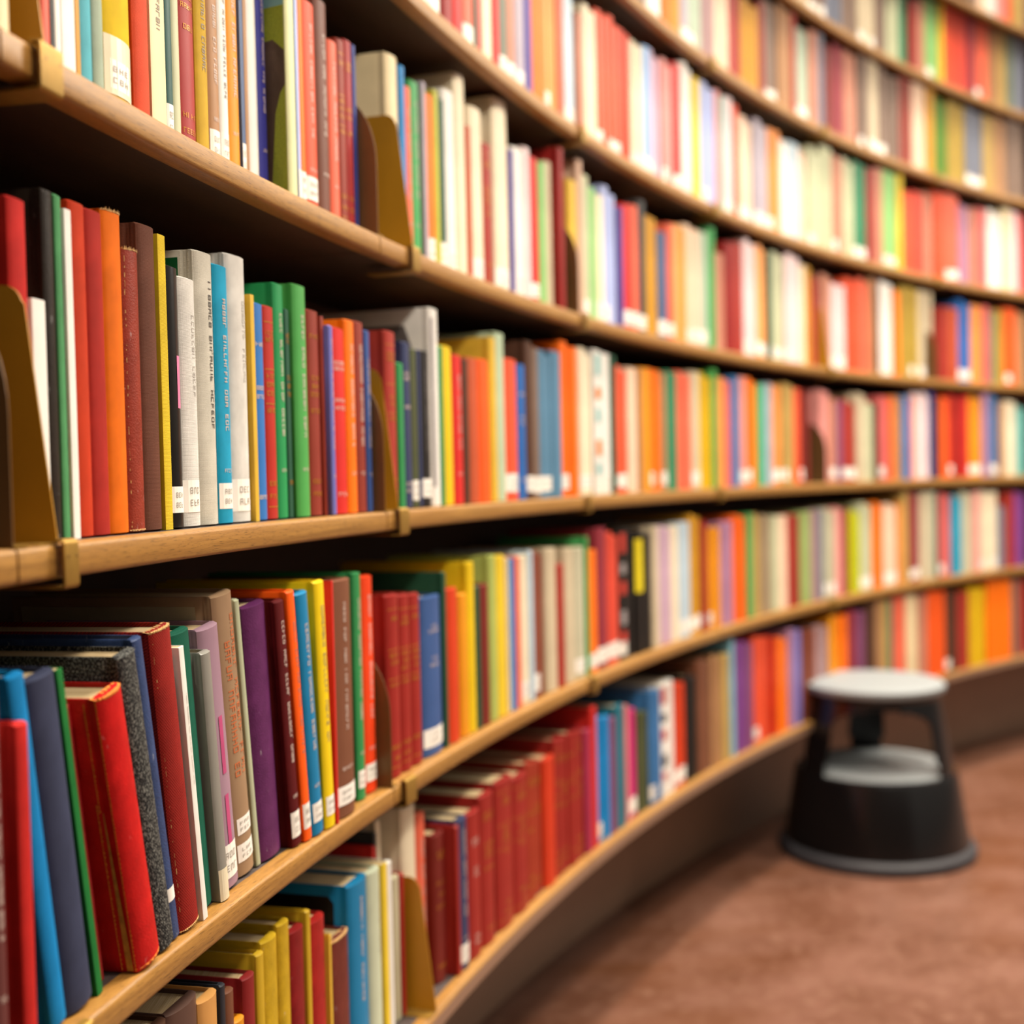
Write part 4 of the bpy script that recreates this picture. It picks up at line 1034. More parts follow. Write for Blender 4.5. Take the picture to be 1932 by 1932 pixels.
(4,-1.06500,0.0274,0.240,0.0216,0.000,'pink',0,'tall pink book, between pink and red ones, third bay, fifth shelf'),
(4,-1.05964,0.0445,0.255,0.0200,0.000,'red',{'lab':1},'tall thick red book, between pink and white ones, third bay, fifth shelf'),
(4,-1.05159,0.0322,0.268,0.0206,0.000,'white',{'lab':1},'tall white book with white spine label, between red and white ones, third bay, fifth shelf'),
(4,-1.04577,0.0321,0.263,0.0247,0.000,'white',{'lab':1},'tall white book with white spine label, between white and yellow ones, third bay, fifth shelf'),
(4,-1.03994,0.0342,0.254,0.0200,0.000,'yellow2',0,'tall yellow book, between white and pale blue ones, third bay, fifth shelf'),
(4,-1.03334,0.0391,0.257,0.0208,0.000,'paleblue',{'lab':1},'tall thick pale blue book, between yellow and pale blue ones, fourth bay, fifth shelf'),
(4,-1.02627,0.0388,0.250,0.0201,0.000,'paleblue',0,'tall thick pale blue book, between pale blue and pink ones, fourth bay, fifth shelf'),
(4,-1.00981,0.0471,0.258,0.0200,0.000,'pinkwhite',{'lab':1},'tall thick pinkish white book, between aqua and red-orange ones, fourth bay, fifth shelf'),
(4,-0.99493,0.0408,0.237,0.0212,0.000,'pinkcream',{'lab':1},'thick pinkish cream book, between red-orange and pinkish cream ones, fourth bay, fifth shelf'),
(4,-0.98756,0.0408,0.229,0.0258,0.000,'pinkcream',{'lab':1},'thick pinkish cream book, between pinkish cream and lilac-grey ones, fourth bay, fifth shelf'),
(4,-0.97978,0.0413,0.248,0.0207,0.000,'lilacgrey',{'lab':1},'tall thick lilac-grey book, between pinkish cream and lilac-grey ones, fourth bay, fifth shelf'),
(4,-0.97232,0.0413,0.240,0.0230,0.000,'lilacgrey',{'lab':1},'tall thick lilac-grey book, between lilac-grey and light orange ones, fourth bay, fifth shelf'),
(4,-0.92296,0.0382,0.250,0.0206,0.000,'palegreen',{'lab':1},'tall thick pale green book, between pinkish cream and pale green ones, fourth bay, fifth shelf'),
(4,-0.86004,0.0493,0.257,0.0200,0.000,'darkred',0,'tall thick dark red book, between green and rosy tan ones, fifth bay, fifth shelf'),
(4,-0.85066,0.0494,0.267,0.0200,0.000,'rosetan',0,'tall thick rosy tan book, between dark red and light green ones, fifth bay, fifth shelf'),
(4,-0.84125,0.0445,0.269,0.0210,0.000,'lightgreen',{'lab':1},'tall thick light green book, between rosy tan and light green ones, fifth bay, fifth shelf'),
(4,-0.83323,0.0441,0.269,0.0254,0.000,'lightgreen',{'lab':1},'tall thick light green book, between light green and yellow ones, fifth bay, fifth shelf'),
(4,-0.70798,0.0469,0.263,0.0200,0.000,'cream',0,'tall thick cream book, between white and pinkish white ones, sixth bay, fifth shelf'),
(5,-0.98931,0.0437,0.206,0.0238,0.000,'mustard',0,'thick mustard book, between brick red and mustard ones, fourth bay, sixth shelf'),
(5,-0.98141,0.0437,0.199,0.0205,0.000,'mustard',0,'thick mustard book, between mustard and russet ones, fourth bay, sixth shelf'),
(5,-0.97310,0.0365,0.224,0.0200,0.000,'russet',0,'thick russet book, between mustard and grey-brown ones, fourth bay, sixth shelf'),
(5,-0.96650,0.0366,0.239,0.0236,0.000,'greybrown',{'lab':1},'tall thick grey-brown book, between russet and grey-brown ones, fourth bay, sixth shelf'),
(5,-0.95989,0.0368,0.239,0.0256,0.000,'greybrown',{'lab':1},'tall thick grey-brown book, between grey-brown and tan ones, fourth bay, sixth shelf'),
(5,-0.95279,0.0372,0.250,0.0210,0.000,'tan',0,'tall thick tan book, between grey-brown and tan ones, fourth bay, sixth shelf'),
(5,-0.94606,0.0369,0.245,0.0210,0.000,'tan',0,'tall thick tan book, between tan and brick red ones, fourth bay, sixth shelf'),
(5,-0.93384,0.0393,0.227,0.0230,0.000,'sage',{'lab':1},'thick sage green book, between brick red and sage green ones, fourth bay, sixth shelf'),
(5,-0.91969,0.0471,0.241,0.0200,0.000,'rosetan',0,'tall thick rosy tan book, between sage green and slate grey ones, fifth bay, sixth shelf'),
(5,-0.91119,0.0381,0.244,0.0200,0.000,'slategrey',0,'tall thick slate grey book, between rosy tan and maroon ones, fifth bay, sixth shelf'),
(5,-0.79176,0.0499,0.252,0.0200,0.000,'mustard',0,'tall thick mustard book, between pinkish cream and green ones, sixth bay, sixth shelf'),
]
for row in BOOKS:
    make_book(*row)

# the many small far books, beyond the 312 that show largest
FAR = [
(0,-1.3661,0.0325,0.225,0.022,'umber',0),
(0,-1.3598,0.0473,0.224,0.022,'brown4',0),
(0,-1.3512,0.0309,0.213,0.022,'buff',0),
(0,-1.3456,0.0087,0.214,0.022,'blackblue',0),
(0,-1.3438,0.0148,0.204,0.022,'brown2',0),
(0,-1.3410,0.0180,0.173,0.022,'amber',0),
(0,-1.3377,0.0217,0.201,0.022,'darkred2',0),
(0,-1.3333,0.0140,0.212,0.022,'ochre',0),
(0,-1.3149,0.0096,0.214,0.022,'ochre',0),
(0,-1.3061,0.0052,0.174,0.022,'mustardl',0),
(0,-1.2758,0.0089,0.209,0.045,'red',0),
(0,-1.2742,0.0079,0.221,0.047,'charcoal',0),
(0,-1.2670,0.0089,0.164,0.033,'brickred2',0),
(0,-1.2449,0.0105,0.186,0.012,'brickred',0),
(0,-1.1182,0.0130,0.209,0.012,'pink',0),
(0,-1.1158,0.0263,0.193,0.017,'magenta',1),
(0,-1.1110,0.0265,0.193,0.018,'magenta',1),
(0,-1.1058,0.0257,0.184,0.018,'olive',0),
(0,-1.1011,0.0257,0.179,0.016,'olive',0),
(0,-1.0908,0.0286,0.209,0.012,'steelblue',0),
(0,-1.0720,0.0297,0.206,0.015,'vermilion',1),
(0,-1.0666,0.0299,0.201,0.016,'vermilion',1),
(0,-1.0608,0.0304,0.210,0.015,'black',0),
(0,-1.0553,0.0304,0.204,0.015,'black',0),
(0,-1.0351,0.0253,0.231,0.017,'tan',0),
(0,-1.0305,0.0251,0.225,0.014,'tan',0),
(0,-1.0173,0.0244,0.256,0.012,'skypale',0),
(0,-1.0124,0.0306,0.243,0.013,'purple2',0),
(0,-1.0068,0.0303,0.240,0.012,'purple2',0),
(0,-0.9863,0.0340,0.237,0.014,'redorange',0),
(0,-0.9802,0.0327,0.235,0.018,'vermilion3',0),
(0,-0.9742,0.0330,0.227,0.012,'vermilion3',0),
(0,-0.9678,0.0301,0.223,0.013,'orange',0),
(0,-0.9623,0.0301,0.215,0.015,'orange',0),
(0,-0.9495,0.0385,0.228,0.012,'periwinkle',0),
(0,-0.9409,0.0388,0.225,0.018,'brown3',0),
(0,-0.9339,0.0388,0.222,0.012,'brown3',0),
(0,-0.9264,0.0391,0.226,0.016,'rosegrey',0),
(0,-0.9193,0.0391,0.219,0.014,'rosegrey',0),
(0,-0.9117,0.0278,0.243,0.013,'amber',0),
(0,-0.9067,0.0278,0.239,0.018,'amber',0),
(0,-0.9012,0.0263,0.237,0.017,'orange',0),
(0,-0.8964,0.0263,0.236,0.013,'orange',0),
(0,-0.8911,0.0280,0.243,0.013,'wine',0),
(0,-0.8860,0.0278,0.243,0.017,'wine',0),
(0,-0.8810,0.0262,0.238,0.013,'plum',0),
(0,-0.8762,0.0265,0.233,0.015,'plum',0),
(0,-0.8709,0.0299,0.251,0.013,'umber',0),
(0,-0.8655,0.0299,0.244,0.013,'umber',0),
(0,-0.8517,0.0331,0.251,0.012,'olivetan',0),
(0,-0.8457,0.0267,0.248,0.012,'teal2',0),
(0,-0.8398,0.0403,0.258,0.016,'coral',0),
(0,-0.8325,0.0403,0.257,0.015,'coral',0),
(0,-0.8247,0.0370,0.254,0.013,'cream',0),
(0,-0.8180,0.0370,0.251,0.018,'cream',0),
(0,-0.8108,0.0286,0.248,0.017,'rosetan',0),
(0,-0.8056,0.0286,0.245,0.017,'rosetan',0),
(0,-0.7999,0.0349,0.255,0.013,'orangered',0),
(0,-0.7936,0.0347,0.251,0.017,'orangered',0),
(0,-0.7873,0.0349,0.249,0.013,'orangered',0),
(0,-0.7799,0.0372,0.244,0.018,'umber',1),
(0,-0.7732,0.0372,0.242,0.017,'umber',0),
(0,-0.7660,0.0321,0.235,0.014,'brick',0),
(0,-0.7601,0.0321,0.232,0.012,'brick',0),
(0,-0.7538,0.0349,0.243,0.013,'yellow3',0),
(0,-0.7475,0.0347,0.237,0.013,'yellow3',0),
(0,-0.7412,0.0349,0.237,0.014,'yellow3',0),
(0,-0.7320,0.0372,0.264,0.015,'orange',0),
(0,-0.7252,0.0372,0.255,0.015,'orange',0),
(0,-0.7180,0.0354,0.258,0.015,'orange',0),
(0,-0.7116,0.0354,0.249,0.013,'orange',0),
(0,-0.7047,0.0407,0.245,0.012,'greybrown',0),
(0,-0.6968,0.0269,0.242,0.013,'brick',0),
(0,-0.6919,0.0269,0.233,0.017,'brick',0),
(1,-1.3092,0.0035,0.232,0.002,'red',0),
(1,-1.2087,0.0099,0.215,0.012,'cream',0),
(1,-1.1491,0.0142,0.226,0.012,'green2',0),
(1,-1.0545,0.0272,0.242,0.015,'mustard',1),
(1,-1.0496,0.0272,0.236,0.014,'mustard',1),
(1,-1.0240,0.0330,0.220,0.015,'mauve',0),
(1,-1.0180,0.0328,0.220,0.013,'mauve',0),
(1,-0.9979,0.0337,0.232,0.012,'green2',0),
(1,-0.9918,0.0260,0.231,0.014,'olivetan',0),
(1,-0.9871,0.0262,0.223,0.018,'olivetan',0),
(1,-0.9819,0.0280,0.226,0.016,'putty2',0),
(1,-0.9768,0.0278,0.220,0.016,'putty2',0),
(1,-0.9553,0.0378,0.221,0.012,'brick',0),
(1,-0.9485,0.0350,0.218,0.012,'russet',0),
(1,-0.9417,0.0305,0.225,0.013,'lightgreen2',0),
(1,-0.9361,0.0302,0.225,0.012,'lightgreen2',0),
(1,-0.9226,0.0353,0.226,0.012,'slategrey',0),
(1,-0.9162,0.0339,0.230,0.017,'palesage',1),
(1,-0.9100,0.0339,0.221,0.012,'palesage',1),
(1,-0.9039,0.0275,0.229,0.016,'pink',0),
(1,-0.8989,0.0275,0.224,0.016,'pink',0),
(1,-0.8939,0.0294,0.221,0.012,'russet',0),
(1,-0.8881,0.0329,0.219,0.014,'lime',0),
(1,-0.8821,0.0329,0.210,0.012,'lime',0),
(1,-0.8756,0.0397,0.236,0.015,'palegreen',1),
(1,-0.8685,0.0397,0.227,0.016,'palegreen',1),
(1,-0.8602,0.0299,0.235,0.016,'orange',0),
(1,-0.8548,0.0299,0.228,0.017,'orange',0),
(1,-0.8489,0.0434,0.228,0.014,'pinkcream',1),
(1,-0.8410,0.0431,0.220,0.017,'pinkcream',1),
(1,-0.8332,0.0264,0.227,0.012,'orangel',0),
(1,-0.8195,0.0285,0.256,0.015,'wine',1),
(1,-0.8143,0.0285,0.247,0.015,'wine',1),
(1,-0.8087,0.0251,0.256,0.016,'putty',0),
(1,-0.8041,0.0249,0.252,0.015,'putty',0),
(1,-0.7911,0.0198,0.247,0.012,'darkteal',0),
(1,-0.7875,0.0436,0.248,0.016,'rose',1),
(1,-0.7796,0.0438,0.241,0.018,'rose',0),
(1,-0.7712,0.0286,0.239,0.017,'cyan2',0),
(1,-0.7660,0.0283,0.232,0.014,'cyan2',0),
(1,-0.7609,0.0368,0.249,0.016,'palesage',0),
(1,-0.7542,0.0368,0.243,0.015,'palesage',0),
(1,-0.7476,0.0438,0.246,0.012,'pink',0),
(1,-0.7392,0.0337,0.249,0.017,'ivory',1),
(1,-0.7331,0.0335,0.241,0.012,'ivory',0),
(1,-0.7270,0.0337,0.244,0.013,'ivory',1),
(1,-0.7204,0.0269,0.200,0.016,'slategrey',0),
(1,-0.7155,0.0266,0.196,0.016,'slategrey',0),
(1,-0.7107,0.0249,0.240,0.018,'brick',0),
(1,-0.7062,0.0252,0.238,0.012,'brick',0),
(1,-0.7011,0.0353,0.239,0.014,'purple2',0),
(1,-0.6947,0.0353,0.232,0.013,'purple2',0),
(2,-1.4004,0.0111,0.180,0.012,'greyolive',0),
(2,-1.3043,0.0067,0.193,0.018,'russet',0),
(2,-1.2603,0.0078,0.183,0.012,'navy',0),
(2,-1.2476,0.0100,0.194,0.012,'green',0),
(2,-1.1014,0.0209,0.224,0.012,'tan',0),
(2,-1.0847,0.0256,0.228,0.015,'orange',0),
(2,-1.0305,0.0264,0.249,0.012,'green4',0),
(2,-0.9961,0.0257,0.242,0.012,'orange',1),
(2,-0.9914,0.0257,0.234,0.012,'orange',0),
(2,-0.9867,0.0336,0.231,0.012,'green4',0),
(2,-0.9806,0.0338,0.233,0.012,'aqua2',0),
(2,-0.9745,0.0308,0.236,0.012,'lilacgrey',0),
(2,-0.9689,0.0295,0.234,0.016,'orangel',1),
(2,-0.9636,0.0294,0.231,0.017,'orangel',1),
(2,-0.9582,0.0329,0.240,0.012,'olivetan',1),
(2,-0.9523,0.0329,0.236,0.012,'olivetan',0),
(2,-0.9463,0.0378,0.231,0.012,'redorange',0),
(2,-0.9395,0.0252,0.230,0.017,'maroonl',1),
(2,-0.9349,0.0255,0.229,0.012,'maroonl',0),
(2,-0.9172,0.0233,0.234,0.016,'pink',0),
(2,-0.9130,0.0320,0.230,0.016,'pink',0),
(2,-0.9072,0.0387,0.216,0.012,'rosetan',1),
(2,-0.9002,0.0388,0.209,0.012,'plum',0),
(2,-0.8932,0.0423,0.215,0.016,'brick',1),
(2,-0.8855,0.0423,0.207,0.016,'brick',1),
(2,-0.8779,0.0260,0.234,0.013,'putty',0),
(2,-0.8732,0.0260,0.230,0.013,'putty',0),
(2,-0.8685,0.0261,0.211,0.012,'palegreen',0),
(2,-0.8637,0.0263,0.207,0.016,'palegreen',0),
(2,-0.8584,0.0297,0.212,0.012,'umber',0),
(2,-0.8531,0.0346,0.231,0.013,'rose',1),
(2,-0.8468,0.0345,0.228,0.016,'rose',0),
(2,-0.8405,0.0195,0.232,0.012,'orange',0),
(2,-0.8370,0.0330,0.235,0.015,'tan',0),
(2,-0.8310,0.0330,0.230,0.017,'tan',0),
(2,-0.8250,0.0397,0.236,0.012,'azure2',0),
(2,-0.8178,0.0197,0.233,0.012,'orange',0),
(2,-0.8142,0.0248,0.247,0.014,'pinkwhite',0),
(2,-0.8097,0.0247,0.239,0.017,'pinkwhite',0),
(2,-0.8052,0.0248,0.250,0.013,'pinkwhite',0),
(2,-0.8007,0.0248,0.240,0.016,'pinkwhite',0),
(2,-0.7962,0.0233,0.254,0.012,'indigo2',0),
(2,-0.7909,0.0368,0.237,0.012,'umber',0),
(2,-0.7842,0.0299,0.243,0.013,'orangered',0),
(2,-0.7788,0.0299,0.238,0.016,'orangered',0),
(2,-0.7734,0.0248,0.251,0.017,'crimson2',1),
(2,-0.7688,0.0249,0.245,0.017,'crimson2',0),
(2,-0.7643,0.0232,0.245,0.012,'darkred',0),
(2,-0.7601,0.0470,0.246,0.012,'red',0),
(2,-0.7511,0.0403,0.248,0.017,'amber',1),
(2,-0.7438,0.0403,0.244,0.016,'amber',1),
(2,-0.7360,0.0405,0.265,0.012,'mauve',0),
(2,-0.7282,0.0268,0.258,0.013,'steelblue',1),
(2,-0.7233,0.0268,0.249,0.016,'steelblue',1),
(2,-0.7174,0.0371,0.232,0.012,'tan',0),
(2,-0.7101,0.0352,0.239,0.016,'ivory',0),
(2,-0.7038,0.0352,0.237,0.017,'ivory',0),
(2,-0.6969,0.0267,0.225,0.018,'aqua2',0),
(2,-0.6920,0.0267,0.216,0.015,'aqua2',0),
(3,-1.3963,0.0157,0.217,0.006,'cream',0),
(3,-1.3882,0.0087,0.221,0.004,'salmon',0),
(3,-1.3818,0.0049,0.223,0.020,'black',0),
(3,-1.3809,0.0082,0.228,0.020,'white',0),
(3,-1.3765,0.0052,0.227,0.020,'mustard',0),
(3,-1.3107,0.0059,0.223,0.020,'paleblue',1),
(3,-1.2860,0.0082,0.197,0.020,'indigo2',0),
(3,-1.1943,0.0161,0.212,0.024,'violet',0),
(3,-1.1117,0.0227,0.217,0.020,'violet',0),
(3,-1.0548,0.0224,0.232,0.020,'mustard',0),
(3,-1.0203,0.0250,0.213,0.025,'rosetan',0),
(3,-1.0157,0.0248,0.213,0.025,'rosetan',0),
(3,-0.9799,0.0307,0.261,0.021,'apricot',1),
(3,-0.9744,0.0304,0.253,0.025,'apricot',1),
(3,-0.9688,0.0246,0.251,0.020,'darkgreen',0),
(3,-0.9341,0.0281,0.246,0.020,'ivory',0),
(3,-0.9290,0.0347,0.246,0.020,'mustard',0),
(3,-0.9227,0.0383,0.221,0.020,'brick',0),
(3,-0.9101,0.0273,0.241,0.024,'rosetan',0),
(3,-0.9052,0.0273,0.235,0.023,'rosetan',0),
(3,-0.8997,0.0421,0.224,0.025,'pinkwhite',1),
(3,-0.8921,0.0421,0.222,0.022,'pinkwhite',1),
(3,-0.8767,0.0404,0.239,0.021,'redorange',0),
(3,-0.8694,0.0291,0.255,0.025,'coral',0),
(3,-0.8641,0.0291,0.245,0.023,'coral',0),
(3,-0.8588,0.0292,0.260,0.020,'tan',0),
(3,-0.8536,0.0328,0.259,0.020,'brown',0),
(3,-0.8397,0.0413,0.255,0.023,'white',0),
(3,-0.8317,0.0399,0.240,0.020,'orange',0),
(3,-0.8240,0.0281,0.259,0.024,'olivegold',0),
(3,-0.8189,0.0278,0.258,0.026,'olivegold',0),
(3,-0.8139,0.0279,0.262,0.023,'olivegold',1),
(3,-0.8088,0.0282,0.254,0.023,'olivegold',0),
(3,-0.8032,0.0418,0.257,0.023,'putty',1),
(3,-0.7927,0.0253,0.256,0.023,'putty',1),
(3,-0.7793,0.0283,0.220,0.022,'brick',0),
(3,-0.7742,0.0280,0.212,0.026,'brick',0),
(3,-0.7691,0.0264,0.223,0.022,'terracotta',0),
(3,-0.7643,0.0267,0.219,0.021,'terracotta',0),
(3,-0.7589,0.0384,0.249,0.023,'blue',1),
(3,-0.7520,0.0384,0.240,0.023,'blue',1),
(3,-0.7446,0.0351,0.241,0.022,'orangel',0),
(3,-0.7382,0.0351,0.239,0.024,'orangel',0),
(3,-0.7314,0.0401,0.242,0.020,'rose',0),
(3,-0.7241,0.0331,0.228,0.020,'greygreen',0),
(3,-0.7182,0.0298,0.236,0.026,'olivegold',0),
(3,-0.7128,0.0300,0.235,0.025,'olivegold',0),
(3,-0.7068,0.0384,0.246,0.020,'orangered',1),
(3,-0.6999,0.0381,0.244,0.024,'orangered',0),
(3,-0.6930,0.0330,0.237,0.022,'tan',0),
(3,-0.6870,0.0333,0.234,0.024,'tan',0),
(4,-1.2514,0.0348,0.217,0.020,'ivory',1),
(4,-1.2449,0.0410,0.199,0.020,'pinkwhite',1),
(4,-1.2360,0.0337,0.195,0.020,'darkred',0),
(4,-1.2297,0.0309,0.225,0.020,'red',0),
(4,-1.2239,0.0370,0.202,0.020,'coral',1),
(4,-1.2172,0.0109,0.203,0.020,'greygreen',0),
(4,-1.2151,0.0149,0.229,0.020,'red',0),
(4,-1.2047,0.0234,0.205,0.020,'red',0),
(4,-1.0193,0.0259,0.258,0.020,'pink',0),
(4,-1.0146,0.0261,0.249,0.020,'aqua2',0),
(4,-1.0013,0.0267,0.250,0.020,'redorange',0),
(4,-0.9644,0.0309,0.246,0.024,'orangel',1),
(4,-0.9588,0.0306,0.245,0.021,'orangel',0),
(4,-0.9533,0.0261,0.231,0.020,'white',0),
(4,-0.9485,0.0261,0.225,0.023,'white',0),
(4,-0.9438,0.0279,0.239,0.023,'paleblue2',1),
(4,-0.9387,0.0282,0.237,0.021,'paleblue2',0),
(4,-0.9332,0.0268,0.233,0.025,'pinkcream',0),
(4,-0.9283,0.0268,0.224,0.026,'pinkcream',0),
(4,-0.9161,0.0382,0.240,0.023,'palegreen',0),
(4,-0.9087,0.0320,0.269,0.025,'palegreen',0),
(4,-0.9029,0.0320,0.266,0.023,'palegreen',0),
(4,-0.8966,0.0290,0.257,0.023,'rosetan',1),
(4,-0.8914,0.0290,0.251,0.020,'rosetan',0),
(4,-0.8857,0.0324,0.260,0.024,'palegreen',0),
(4,-0.8798,0.0324,0.251,0.021,'palegreen',0),
(4,-0.8735,0.0358,0.263,0.023,'green5',1),
(4,-0.8670,0.0358,0.258,0.021,'green5',1),
(4,-0.8253,0.0262,0.274,0.020,'yellow2',0),
(4,-0.8188,0.0314,0.235,0.025,'redorange',0),
(4,-0.8131,0.0311,0.228,0.025,'redorange',0),
(4,-0.8075,0.0311,0.242,0.024,'coralred',0),
(4,-0.8019,0.0314,0.239,0.024,'coralred',0),
(4,-0.7957,0.0265,0.247,0.023,'rosetan',0),
(4,-0.7909,0.0265,0.237,0.025,'rosetan',0),
(4,-0.7838,0.0366,0.258,0.022,'redorange',0),
(4,-0.7772,0.0362,0.248,0.024,'redorange',0),
(4,-0.7706,0.0396,0.265,0.025,'coral',1),
(4,-0.7634,0.0400,0.261,0.025,'coral',1),
(4,-0.7558,0.0283,0.243,0.025,'mauve',0),
(4,-0.7506,0.0283,0.237,0.025,'mauve',0),
(4,-0.7450,0.0249,0.241,0.025,'rosetan',0),
(4,-0.7405,0.0246,0.237,0.024,'rosetan',0),
(4,-0.7360,0.0263,0.246,0.020,'rose',0),
(4,-0.7312,0.0266,0.243,0.023,'rose',0),
(4,-0.7253,0.0311,0.249,0.020,'white',1),
(4,-0.7197,0.0309,0.243,0.024,'white',0),
(4,-0.7141,0.0311,0.240,0.024,'white',0),
(4,-0.6990,0.0399,0.259,0.020,'pinkwhite',0),
(4,-0.6918,0.0263,0.257,0.022,'rose',0),
(4,-0.6870,0.0265,0.250,0.023,'rose',0),
(5,-1.0906,0.0289,0.208,0.023,'charcoal',0),
(5,-1.0854,0.0289,0.204,0.026,'charcoal',0),
(5,-1.0797,0.0363,0.201,0.024,'white',1),
(5,-1.0732,0.0363,0.195,0.026,'white',1),
(5,-1.0662,0.0385,0.200,0.020,'orange',0),
(5,-1.0589,0.0248,0.197,0.020,'mustard',0),
(5,-1.0544,0.0245,0.192,0.024,'mustard',0),
(5,-1.0499,0.0388,0.206,0.020,'lilacgrey',1),
(5,-1.0429,0.0337,0.216,0.022,'sage',1),
(5,-1.0368,0.0340,0.216,0.021,'sage',0),
(5,-1.0302,0.0360,0.195,0.022,'rosegrey',0),
(5,-1.0237,0.0360,0.194,0.022,'rosegrey',0),
(5,-1.0168,0.0396,0.219,0.025,'pinkcream',0),
(5,-1.0097,0.0396,0.214,0.023,'pinkcream',0),
(5,-1.0021,0.0342,0.207,0.026,'brick',0),
(5,-0.9959,0.0342,0.202,0.026,'brick',0),
(5,-0.9394,0.0279,0.250,0.020,'brick',0),
(5,-0.9267,0.0390,0.226,0.026,'sage',1),
(5,-0.9038,0.0271,0.229,0.023,'maroonl',0),
(5,-0.8989,0.0268,0.224,0.024,'maroonl',0),
(5,-0.8940,0.0318,0.243,0.022,'wine',0),
(5,-0.8883,0.0321,0.240,0.024,'wine',0),
(5,-0.8820,0.0371,0.243,0.023,'rosetan',0),
(5,-0.8753,0.0371,0.240,0.024,'rosetan',0),
(5,-0.8670,0.0308,0.252,0.022,'greybrown',1),
(5,-0.8614,0.0305,0.250,0.020,'greybrown',0),
(5,-0.8558,0.0323,0.252,0.021,'putty',1),
(5,-0.8500,0.0326,0.252,0.025,'putty',1),
(5,-0.8436,0.0415,0.249,0.024,'greybrown',1),
(5,-0.8361,0.0413,0.239,0.026,'greybrown',0),
(5,-0.8287,0.0415,0.240,0.023,'greybrown',0),
(5,-0.8207,0.0362,0.252,0.023,'russet',0),
(5,-0.8142,0.0362,0.251,0.021,'russet',0),
(5,-0.8071,0.0413,0.252,0.023,'pinkcream',0),
(5,-0.7997,0.0413,0.252,0.024,'pinkcream',0),
(5,-0.7817,0.0381,0.236,0.023,'green7',0),
(5,-0.7748,0.0381,0.227,0.025,'green7',0),
(5,-0.7674,0.0332,0.243,0.024,'olivegold',0),
(5,-0.7614,0.0330,0.242,0.024,'olivegold',0),
(5,-0.7555,0.0332,0.238,0.021,'olivegold',0),
(5,-0.7484,0.0354,0.241,0.020,'slategrey',1),
(5,-0.7420,0.0352,0.239,0.023,'slategrey',1),
(5,-0.7356,0.0354,0.236,0.022,'slategrey',1),
(5,-0.7276,0.0349,0.240,0.023,'olivetan',0),
(5,-0.7213,0.0349,0.236,0.025,'olivetan',0),
(5,-0.7145,0.0348,0.247,0.023,'tan',0),
(5,-0.7082,0.0348,0.237,0.026,'tan',0),
(5,-0.7014,0.0354,0.252,0.024,'greybrown',0),
(5,-0.6950,0.0352,0.252,0.021,'greybrown',0),
(5,-0.6886,0.0354,0.247,0.025,'greybrown',0),
(6,-0.9347,0.0407,0.212,0.024,'putty',0),
(6,-0.9273,0.0407,0.209,0.022,'putty',0),
(6,-0.9195,0.0326,0.206,0.024,'greybrown',1),
(6,-0.9136,0.0324,0.201,0.024,'greybrown',1),
(6,-0.9078,0.0326,0.204,0.021,'greybrown',1),
(6,-0.9014,0.0308,0.212,0.026,'slategrey',0),
(6,-0.8959,0.0306,0.204,0.025,'slategrey',0),
(6,-0.8903,0.0308,0.212,0.020,'slategrey',0),
(6,-0.8843,0.0321,0.220,0.022,'greybrown',0),
(6,-0.8785,0.0319,0.216,0.024,'greybrown',0),
(6,-0.8727,0.0321,0.219,0.023,'greybrown',0),
(6,-0.8664,0.0356,0.197,0.020,'putty',1),
(6,-0.8600,0.0354,0.192,0.023,'putty',0),
(6,-0.8536,0.0356,0.194,0.023,'putty',1),
(6,-0.8467,0.0342,0.229,0.021,'greybrown',0),
(6,-0.8405,0.0342,0.226,0.024,'greybrown',0),
(6,-0.8338,0.0343,0.196,0.025,'palegreen',0),
(6,-0.8276,0.0343,0.195,0.021,'palegreen',0),
(6,-0.8210,0.0262,0.221,0.025,'green5',0),
(6,-0.8162,0.0262,0.216,0.025,'green5',0),
(6,-0.8104,0.0492,0.207,0.020,'darkred',0),
(6,-0.8015,0.0493,0.219,0.020,'rosetan',0),
(6,-0.7915,0.0429,0.238,0.021,'lightgreen',1),
(6,-0.7838,0.0425,0.236,0.025,'lightgreen',0),
(6,-0.7761,0.0229,0.245,0.020,'yellow2',0),
(6,-0.7708,0.0347,0.245,0.022,'redorange',0),
(6,-0.7646,0.0344,0.245,0.026,'redorange',0),
(6,-0.7583,0.0377,0.245,0.022,'coralred',0),
(6,-0.7515,0.0377,0.245,0.024,'coralred',0),
(6,-0.7447,0.0460,0.245,0.020,'wine',0),
(6,-0.7364,0.0411,0.245,0.026,'coral',1),
(6,-0.7290,0.0414,0.245,0.021,'coral',0),
(6,-0.7204,0.0264,0.243,0.025,'tan',0),
(6,-0.7156,0.0261,0.242,0.020,'tan',0),
(6,-0.7109,0.0261,0.245,0.023,'olivetan',0),
(6,-0.7061,0.0264,0.245,0.024,'olivetan',0),
(6,-0.7009,0.0463,0.245,0.020,'greygreen',0),
(6,-0.6925,0.0311,0.245,0.022,'slategrey',0),
(6,-0.6869,0.0314,0.245,0.020,'slategrey',0),
(7,-0.7418,0.0495,0.225,0.020,'greybrown',0),
(7,-0.7328,0.0277,0.196,0.021,'pinkcream',0),
(7,-0.7278,0.0280,0.190,0.020,'pinkcream',0),
(7,-0.7222,0.0280,0.223,0.022,'white',0),
(7,-0.7171,0.0280,0.216,0.024,'white',0),
(7,-0.7116,0.0263,0.208,0.022,'pink',0),
(7,-0.7068,0.0263,0.207,0.022,'pink',0),
(7,-0.7015,0.0365,0.215,0.020,'redorange',0),
(7,-0.6944,0.0396,0.195,0.024,'olivetan',0),
(7,-0.6873,0.0396,0.192,0.021,'olivetan',0),
]
mats, midx = [], {}
def slot(m):
    if m.name not in midx:
        midx[m.name] = len(mats)
        mats.append(m)
    return midx[m.name]
mb = MB()
